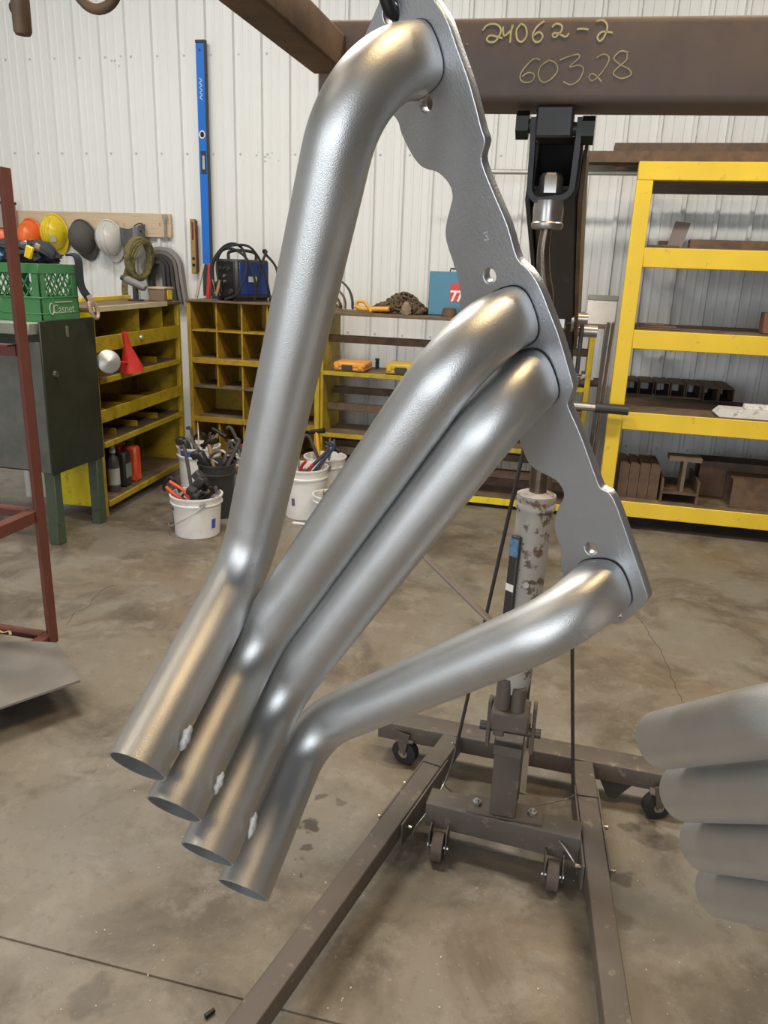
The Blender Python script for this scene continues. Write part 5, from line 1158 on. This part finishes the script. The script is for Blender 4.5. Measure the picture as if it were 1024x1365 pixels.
for (a, b) in (((px_-DX, py_-.002, .125), (px_-.03, py_-.002, .125)), ((px_-DX, py_-DY, .125), (px_-.03, py_-DY, .125))): angle(a, b, .045, .006, (0, -1 if a[1] > 2 else 1, 0), (0, 0, -1))
angle((px_+.012, py_-DY, .125), (px_+.012, py_-.01, .125), .045, .006, (-1, 0, 0), (0, 0, -1))
for (x, y) in ((px_-.04, py_-.05), (px_-DX+.06, py_-.05), (px_-.04, py_-DY+.12), (px_-DX+.06, py_-DY+.12)):
    c = Vector((x, y, .036)); w_ = MB().rings([c-Vector((.014, 0, 0)), c-Vector((.011, 0, 0)), c+Vector((.011, 0, 0)), c+Vector((.014, 0, 0))], [.031, .036, .036, .031], 20).build('caster_wheel', rubber, cart, world=True)
    MB().box(x-.022, x+.022, y-.022, y+.022, .073, .081, .001).build('caster_plate', charcoal, cart, world=True)
zp = .1275
pl = [OZ(47, 857, zp), OZ(76, 859, zp), OZ(107, 909, zp), OZ(0, 946, zp), OZ(-210, 1010, zp), OZ(-220, 860, zp)]
c0 = sum(pl, Vector())/len(pl); o = MB().prism([(p.x-c0.x, p.y-c0.y) for p in pl], (0, 0, 0), (1, 0, 0), (0, 1, 0), .008)
o = o.build('steel_plate', plate_m, loc=(c0.x, c0.y, zp)); tag(o, 'bare grey steel plate lying on the red cart base, corner sticking out', 'steel plate')
mb = MB(); ribbon(mb, smooth([OZ(-6, 838, zp+.0085), OZ(4, 843, zp+.0085), OZ(12, 841, zp+.0085), OZ(14, 846, zp+.0085)], 3), .01, .0006, (0, 0, 1)); mb.build('chalk_mark', chalk, o, world=True)

# ------------------------------------------------------------------ buckets and the tools in them
def bucket(px, py, rt, rb, h, lb, m_=whitepl, band=None, rot=0.0, bail=True, handle_up=False):
    p = OZ(px, py, 0); t = thing('bucket', lb, 'bucket', (p.x, p.y+rb, 0), rot, 'tool buckets')
    MB().lathe([(rb-.004, 0), (rb, .004), (rt-.006, h*.80), (rt+.004, h*.805), (rt+.004, h*.83), (rt-.003, h*.84), (rt, h-.012), (rt+.006, h-.010), (rt+.006, h), (rt-.004, h), (rt-.006, h-.01), (rb-.002, .012), (0, .012)], 36).build('shell', m_, t)
    if bail:
        a = radians(-62); e = Vector((cos(a), sin(a), 0))
        c = e*(rt+.006)+Vector((0, 0, h*.86)); MB().rings([c-e*.004, c+e*.012], [.019, .015], 14).build('ear', mat('grey_ear', (.30, .30, .30), .5), t)
        if handle_up: pts = [e*(rt+.01)+Vector((0, 0, h*.86)), Vector((e.x*rt*.8, e.y*rt*.8, h+.10)), Vector((0, 0, h+.16)), Vector((-e.x*rt*.8, -e.y*rt*.8, h+.10)), -e*(rt+.01)+Vector((0, 0, h*.86))]
        else:
            f = Vector((-sin(a+pi), 0, 0)); pts = [c+e*.012]+[Vector(((rt+.018)*cos(b), (rt+.018)*sin(b), h*(.86-.62*sin((a-b)/(radians(110))*pi/2)))) for b in [a-radians(110)*k/8 for k in range(1, 9)]]
        MB().rings(smooth(pts, 4), .0032, 8).build('bail', galv, t)
    return t, p+Vector((0, rb, 0))
def mark(t, rt, rb, h, z0, z1, a0, a1, m_, nm='print'):
    mb = MB(); n = 6; f = lambda z_: rb+(rt-rb)*z_/h+.0015
    vs = [(f(z_)*cos(radians(a0+(a1-a0)*k/n)), f(z_)*sin(radians(a0+(a1-a0)*k/n)), z_) for z_ in (z0, z1) for k in range(n+1)]
    mb.add(vs, [(k, k+1, n+1+k+1, n+1+k) for k in range(n)]); mb.build(nm, m_, t)
t1, c1 = bucket(250, 719, .155, .135, .255, 'white pail with wire bail in front of the tool buckets', rot=.2)
mark(t1, .155, .135, .255, .06, .12, -38, -26, blue_ink); mark(t1, .155, .135, .255, .05, .15, -158, -150, dark_ink); mark(t1, .155, .135, .255, .165, .19, -150, -140, dark_ink)
t2, c2 = bucket(282, 692, .122, .105, .36, 'black bucket of tools just behind the front white pail', charcoal, bail=False)
t3, c3 = bucket(332, 679, .122, .105, .36, 'white bucket half hidden by the tall pipe', bail=False)
t4, c4 = bucket(398, 694, .15, .13, .34, 'white bucket of tools right of the tall pipe', bail=False); mark(t4, .15, .13, .34, .10, .15, -110, -100, dark_ink)
t5, c5 = bucket(434, 708, .112, .10, .22, 'small white pail of bright sockets beside the second pipe', bail=False); mark(t5, .115, .10, .22, .08, .17, -105, -78, mat('pale_blue_label', (.40, .46, .62), .5))
t6, c6 = bucket(256, 664, .15, .13, .36, 'white bucket with blue lettering behind the black bucket', bail=True, handle_up=True); mark(t6, .15, .13, .36, .30, .34, -120, -60, blue_ink)
t7, c7 = bucket(425, 676, .145, .13, .34, 'white bucket with a dark ear at the back beside the shelf post')
TG = {}
TOOL_SHIFT = [(0.0, 0.0, 0.0), (0.002, 0.0086, 0.008), (0.0, 0.0, 0.0), (0.0, 0.0, 0.0), (0.0, 0.0, 0.0), (-0.0181, 0.0011, 0.0055), (-0.0579, 0.0252, -0.0095), (0.0276, 0.0268, -0.0086), (-0.0494, 0.0337, 0.0567), (0.0283, -0.0308, 0.0195), (-0.0218, 0.0011, 0.0251), (0.0, 0.0, 0.0), (0.0073, 0.0021, 0.0067), (0.0, 0.0, 0.0), (-0.0119, -0.0087, 0.0072), (0.0, 0.0, 0.0), (0.0151, -0.0154, 0.0108), (0.0192, 0.0086, 0.0209), (0.0, 0.0, 0.0), (0.0, 0.0, 0.0), (0.02, -0.019, 0.0149), (0.0021, -0.0098, 0.0022), (0.0, 0.0, 0.0), (0.0, 0.0, 0.0), (0.0, 0.0, 0.0), (0.0, 0.0, 0.0), (0.0, 0.0, 0.0), (0.0, 0.0, 0.0), (0.0, 0.0, 0.0), (0.0, 0.0, 0.0), (0.0, 0.0, 0.0), (0.0, 0.0, 0.0), (0.0, 0.0, 0.0), (0.0, 0.0, 0.0), (0.0, 0.0, 0.0), (0.0098, 0.0036, 0.0082), (0.0, 0.0, 0.0), (0.0, 0.0, 0.0), (0.0, 0.0, 0.0), (0.0, 0.0, 0.0)]   # small shifts that keep the tools clear of each other and of the bucket walls
def tool(kind, c, h, lb, lean=(.3, .2), up_=.25, m_=None, scale=1.0, off=(0, 0)):
    nm = {'hammer': 'hammer', 'spanner': 'wrench', 'bar': 'pry_bar', 'pliers': 'pliers', 'block': 'tool_grip', 'clamp': 'clamp', 'socket': 'socket'}[kind]
    dx_ = TOOL_SHIFT[len(TG)] if len(TG) < len(TOOL_SHIFT) else (0, 0, 0); TG[len(TG)] = lb
    base = c+Vector((off[0], off[1], h))+Vector(dx_); t = thing(nm, lb, nm.replace('_', ' '), base, 0, 'tools in the buckets')
    d = Vector((lean[0], lean[1], 1)).normalized(); x = d.cross(Vector((0, 1, 0))).normalized(); y = d.cross(x); L_ = up_*scale
    if kind == 'hammer':
        MB().rings([d*0, d*L_], .014, 10).build('handle', m_ or mat('tool_handle_wood', (.28, .17, .08), .6), t)
        MB().rings([d*L_-x*.06, d*L_-x*.03, d*L_+x*.03, d*L_+x*.06], [.020, .016, .016, .012], 12).build('head', blackm, t)
    elif kind == 'spanner':
        w = .013; MB().prism([(-w*.6, 0), (w*.6, 0), (w*.6, L_-.03), (w*1.7, L_-.015), (w*1.7, L_+.015), (w*.7, L_+.02), (w*.6, L_), (-w*.6, L_), (-w*.7, L_+.02), (-w*1.7, L_+.015), (-w*1.7, L_-.015), (-w*.6, L_-.03)], (0, 0, 0), x, d, .010).build('shank', m_ or steel, t)
    elif kind == 'bar':
        MB().rings(smooth([d*0, d*L_*.5, d*L_, d*L_+x*.03+d*.01], 3), .012, 8).build('shank', m_ or dk_hose, t)
    elif kind == 'pliers':
        for e in (-1, 1): MB().rings(smooth([d*.0+x*e*.004, d*L_*.4+x*e*.03, d*L_+x*e*.022], 4), .010, 8).build('handle', m_ or redm, t)
        MB().rings([d*-.05, d*.0, d*.04], [.006, .018, .012], 10).build('jaws', steel, t)
    elif kind == 'block':
        MB().obox(d*L_*.5, (.05*scale, .06*scale, L_), Matrix((x, y, d)).transposed(), .010).build('grip', m_ or charcoal, t); MB().obox(d*L_*.9+x*.03, (.06*scale, .05*scale, .05*scale), Matrix((x, y, d)).transposed(), .008).build('body', m_ or charcoal, t)
    elif kind == 'clamp':
        MB().rings(smooth([d*0, d*L_, d*L_+x*.05, d*L_*.6+x*.09, d*L_*.45+x*.08], 4), .010, 8).build('frame', m_ or steel, t); MB().rings([d*L_*.45+x*.03, d*L_*.45+x*.11], .007, 8).build('screw', steel, t)
    else:
        MB().lathe([(.0, 0), (.014, 0), (.015, .03), (.018, .034), (.018, .055), (.012, .055), (.011, .04), (0, .04)], 12, (0, 0, 0), Matrix((x, y, d)).transposed()).build('barrel', steel, t); MB().rings([(0, 0, 0), d*.002], .0142, 10).build('rim', steel, t)
    return t
W1 = 'in the front white pail'; W2 = 'in the black bucket'; W3 = 'in the half hidden white bucket'; W4 = 'in the white bucket right of the tall pipe'
tool('block', c1, .19, 'big black tool grip lying '+W1, (.9, .0), .20, off=(-.10, .02), scale=1.1)
tool('pliers', c1, .21, 'long orange-handled pliers reaching out left '+W1, (-1.3, -.25), .16, orangem, off=(-.03, -.05))
tool('bar', c1, .10, 'long flat grey bar standing up '+W1, (-.32, .3), .42, dk_hose, off=(-.03, .05))
tool('spanner', c1, .2, 'bright spanner leaning to the right '+W1, (1.5, -.1), .17, off=(.0, -.02))
tool('pliers', c1, .19, 'small red pliers '+W1, (.5, -.6), .06, redm, off=(.0, -.09))
tool('hammer', c1, .15, 'dark hammer '+W1, (.3, .3), .13, off=(.04, .03))
tool('block', c1, .17, 'small black tool body at the back '+W1, (.2, .3), .12, off=(.06, .06))
tool('clamp', c1, .14, 'small dark clamp '+W1, (.1, .2), .12, off=(.03, -.04), m_=dk_hose)
tool('clamp', c1, .19, 'black clamp hooked over the left rim '+W1, (-.5, -.1), .10, blackm, off=(-.06, -.03)); tool('bar', c1, .18, 'short black bar lying to the right '+W1, (1.2, -.4), .16, blackm, off=(.0, .0)); tool('block', c1, .2, 'squat black tool at the front '+W1, (.3, -.3), .07, off=(.05, -.07)); tool('spanner', c6, .28, 'bright spanner in the bucket with blue lettering', (.7, -.2), .2, off=(.0, .0)); tool('block', c6, .27, 'black grip in the bucket with blue lettering', (-.2, -.2), .14, off=(-.06, -.04))
tool('spanner', c2, .30, 'long grey spanner '+W2, (-.7, -.2), .26, off=(-.02, 0)); tool('bar', c2, .25, 'dark bar leaning back '+W2, (.3, .6), .26, off=(.04, .03)); tool('clamp', c2, .29, 'steel clamp '+W2, (.5, -.3), .17, off=(.03, -.04)); tool('hammer', c2, .27, 'hammer '+W2, (-.4, .4), .2, off=(-.05, .05)); tool('block', c2, .30, 'black grip '+W2, (-.4, -.3), .13, off=(-.06, -.05))
tool('bar', c3, .28, 'dark bar '+W3, (-.5, .0), .28, off=(-.04, 0)); tool('spanner', c3, .30, 'spanner '+W3, (-.9, -.3), .2, off=(-.02, -.04)); tool('pliers', c3, .32, 'red pliers '+W3, (-.6, .3), .11, off=(-.06, .05)); tool('clamp', c3, .30, 'bright clamp '+W3, (-.2, -.3), .17, off=(-.06, -.05)); tool('hammer', c3, .26, 'hammer '+W3, (.3, .4), .22, off=(.03, .03))
tool('bar', c4, .26, 'dark bar crossing '+W4, (.9, .2), .26, off=(-.03, .0)); tool('pliers', c4, .30, 'red pliers '+W4, (.6, -.3), .10, redm, off=(.0, -.05)); tool('spanner', c4, .28, 'spanner '+W4, (-.2, .2), .22, off=(-.05, .03)); tool('hammer', c4, .26, 'hammer '+W4, (.5, .6), .24, off=(.04, .05)); tool('pliers', c4, .31, 'small red-grip pliers at the left '+W4, (-.6, -.3), .06, redm, off=(-.07, -.04)); tool('bar', c4, .25, 'blue-black bar '+W4, (.75, .1), .30, mat('blue_black_bar', (.03, .05, .10), .4), off=(.02, -.03))
for k, (a, b) in enumerate(((-.04, -.02), (.03, -.04), (.0, .03), (.05, .02), (-.05, .04))):
    tool('socket', c5, .17, 'bright steel socket in the small white pail, '+['at the left', 'at the front', 'in the middle', 'at the right', 'at the back left'][k], (.3*cos(k*2), .3*sin(k*2), )[:2], .1, off=(a, b))
tool('bar', c6, .27, 'black bar sticking up in the bucket with blue lettering', (-.3, .2), .20, off=(-.03, .02)); tool('clamp', c6, .28, 'black clamp in the bucket with blue lettering', (.3, -.2), .16, blackm, off=(.03, -.03)); tool('hammer', c6, .25, 'hammer in the bucket with blue lettering', (.5, .3), .22, off=(.02, .04))
tool('bar', c7, .25, 'dark bar in the bucket beside the shelf post', (-.5, .1), .24, off=(-.02, 0)); tool('hammer', c7, .24, 'yellow-handled hammer in the bucket beside the shelf post', (-.2, .3), .26, mat('amber_yellow_grip', (.70, .36, .03), .45), off=(-.05, .03)); tool('spanner', c7, .27, 'spanner in the bucket beside the shelf post', (.2, -.2), .2, off=(.03, -.03))
o = MB(); o.rings([(0, 0, 0), (.0, .02, .6), (-.005, .10, 1.28)], .014, 10); tag(o.build('black_pole', charcoal, loc=(-2.893, 5.60, 0)), 'black pole standing in the gap left of the pigeonhole cabinet', 'pole')
# odds and ends on the floor
p = OZ(274, 1358, 0); o = MB().rings([(0, 0, .006), (.012, .02, .007)], [.006, .005], 10).build('bolt_stub', blackm, loc=(p.x, p.y, 0)); tag(o, 'dark bolt stub on the floor at the bottom edge', 'bolt')
p = OZ(400, 699, 0); o = MB().box(-.05, .05, -.012, .012, 0, .012, .003).build('white_offcut', whitepl, loc=(p.x, p.y, 0)); tag(o, 'small white offcut on the floor between the two white pails', 'offcut')
mb = MB()
for k in range(60):
    a, b = rnd.uniform(60, 1000), rnd.uniform(1000, 1364); p = OZ(a, b, 0); s_ = rnd.uniform(.0012, .0032); mb.obox((p.x, p.y, s_*.5), (s_*1.5, s_, s_), Matrix.Rotation(rnd.uniform(0, 3), 3, 'Z'))
o = mb.build('floor_grit', mat('pale_grit', (.55, .52, .45), .8)); tag(o, 'pale specks of grit scattered over the concrete floor', 'grit', kind='stuff')
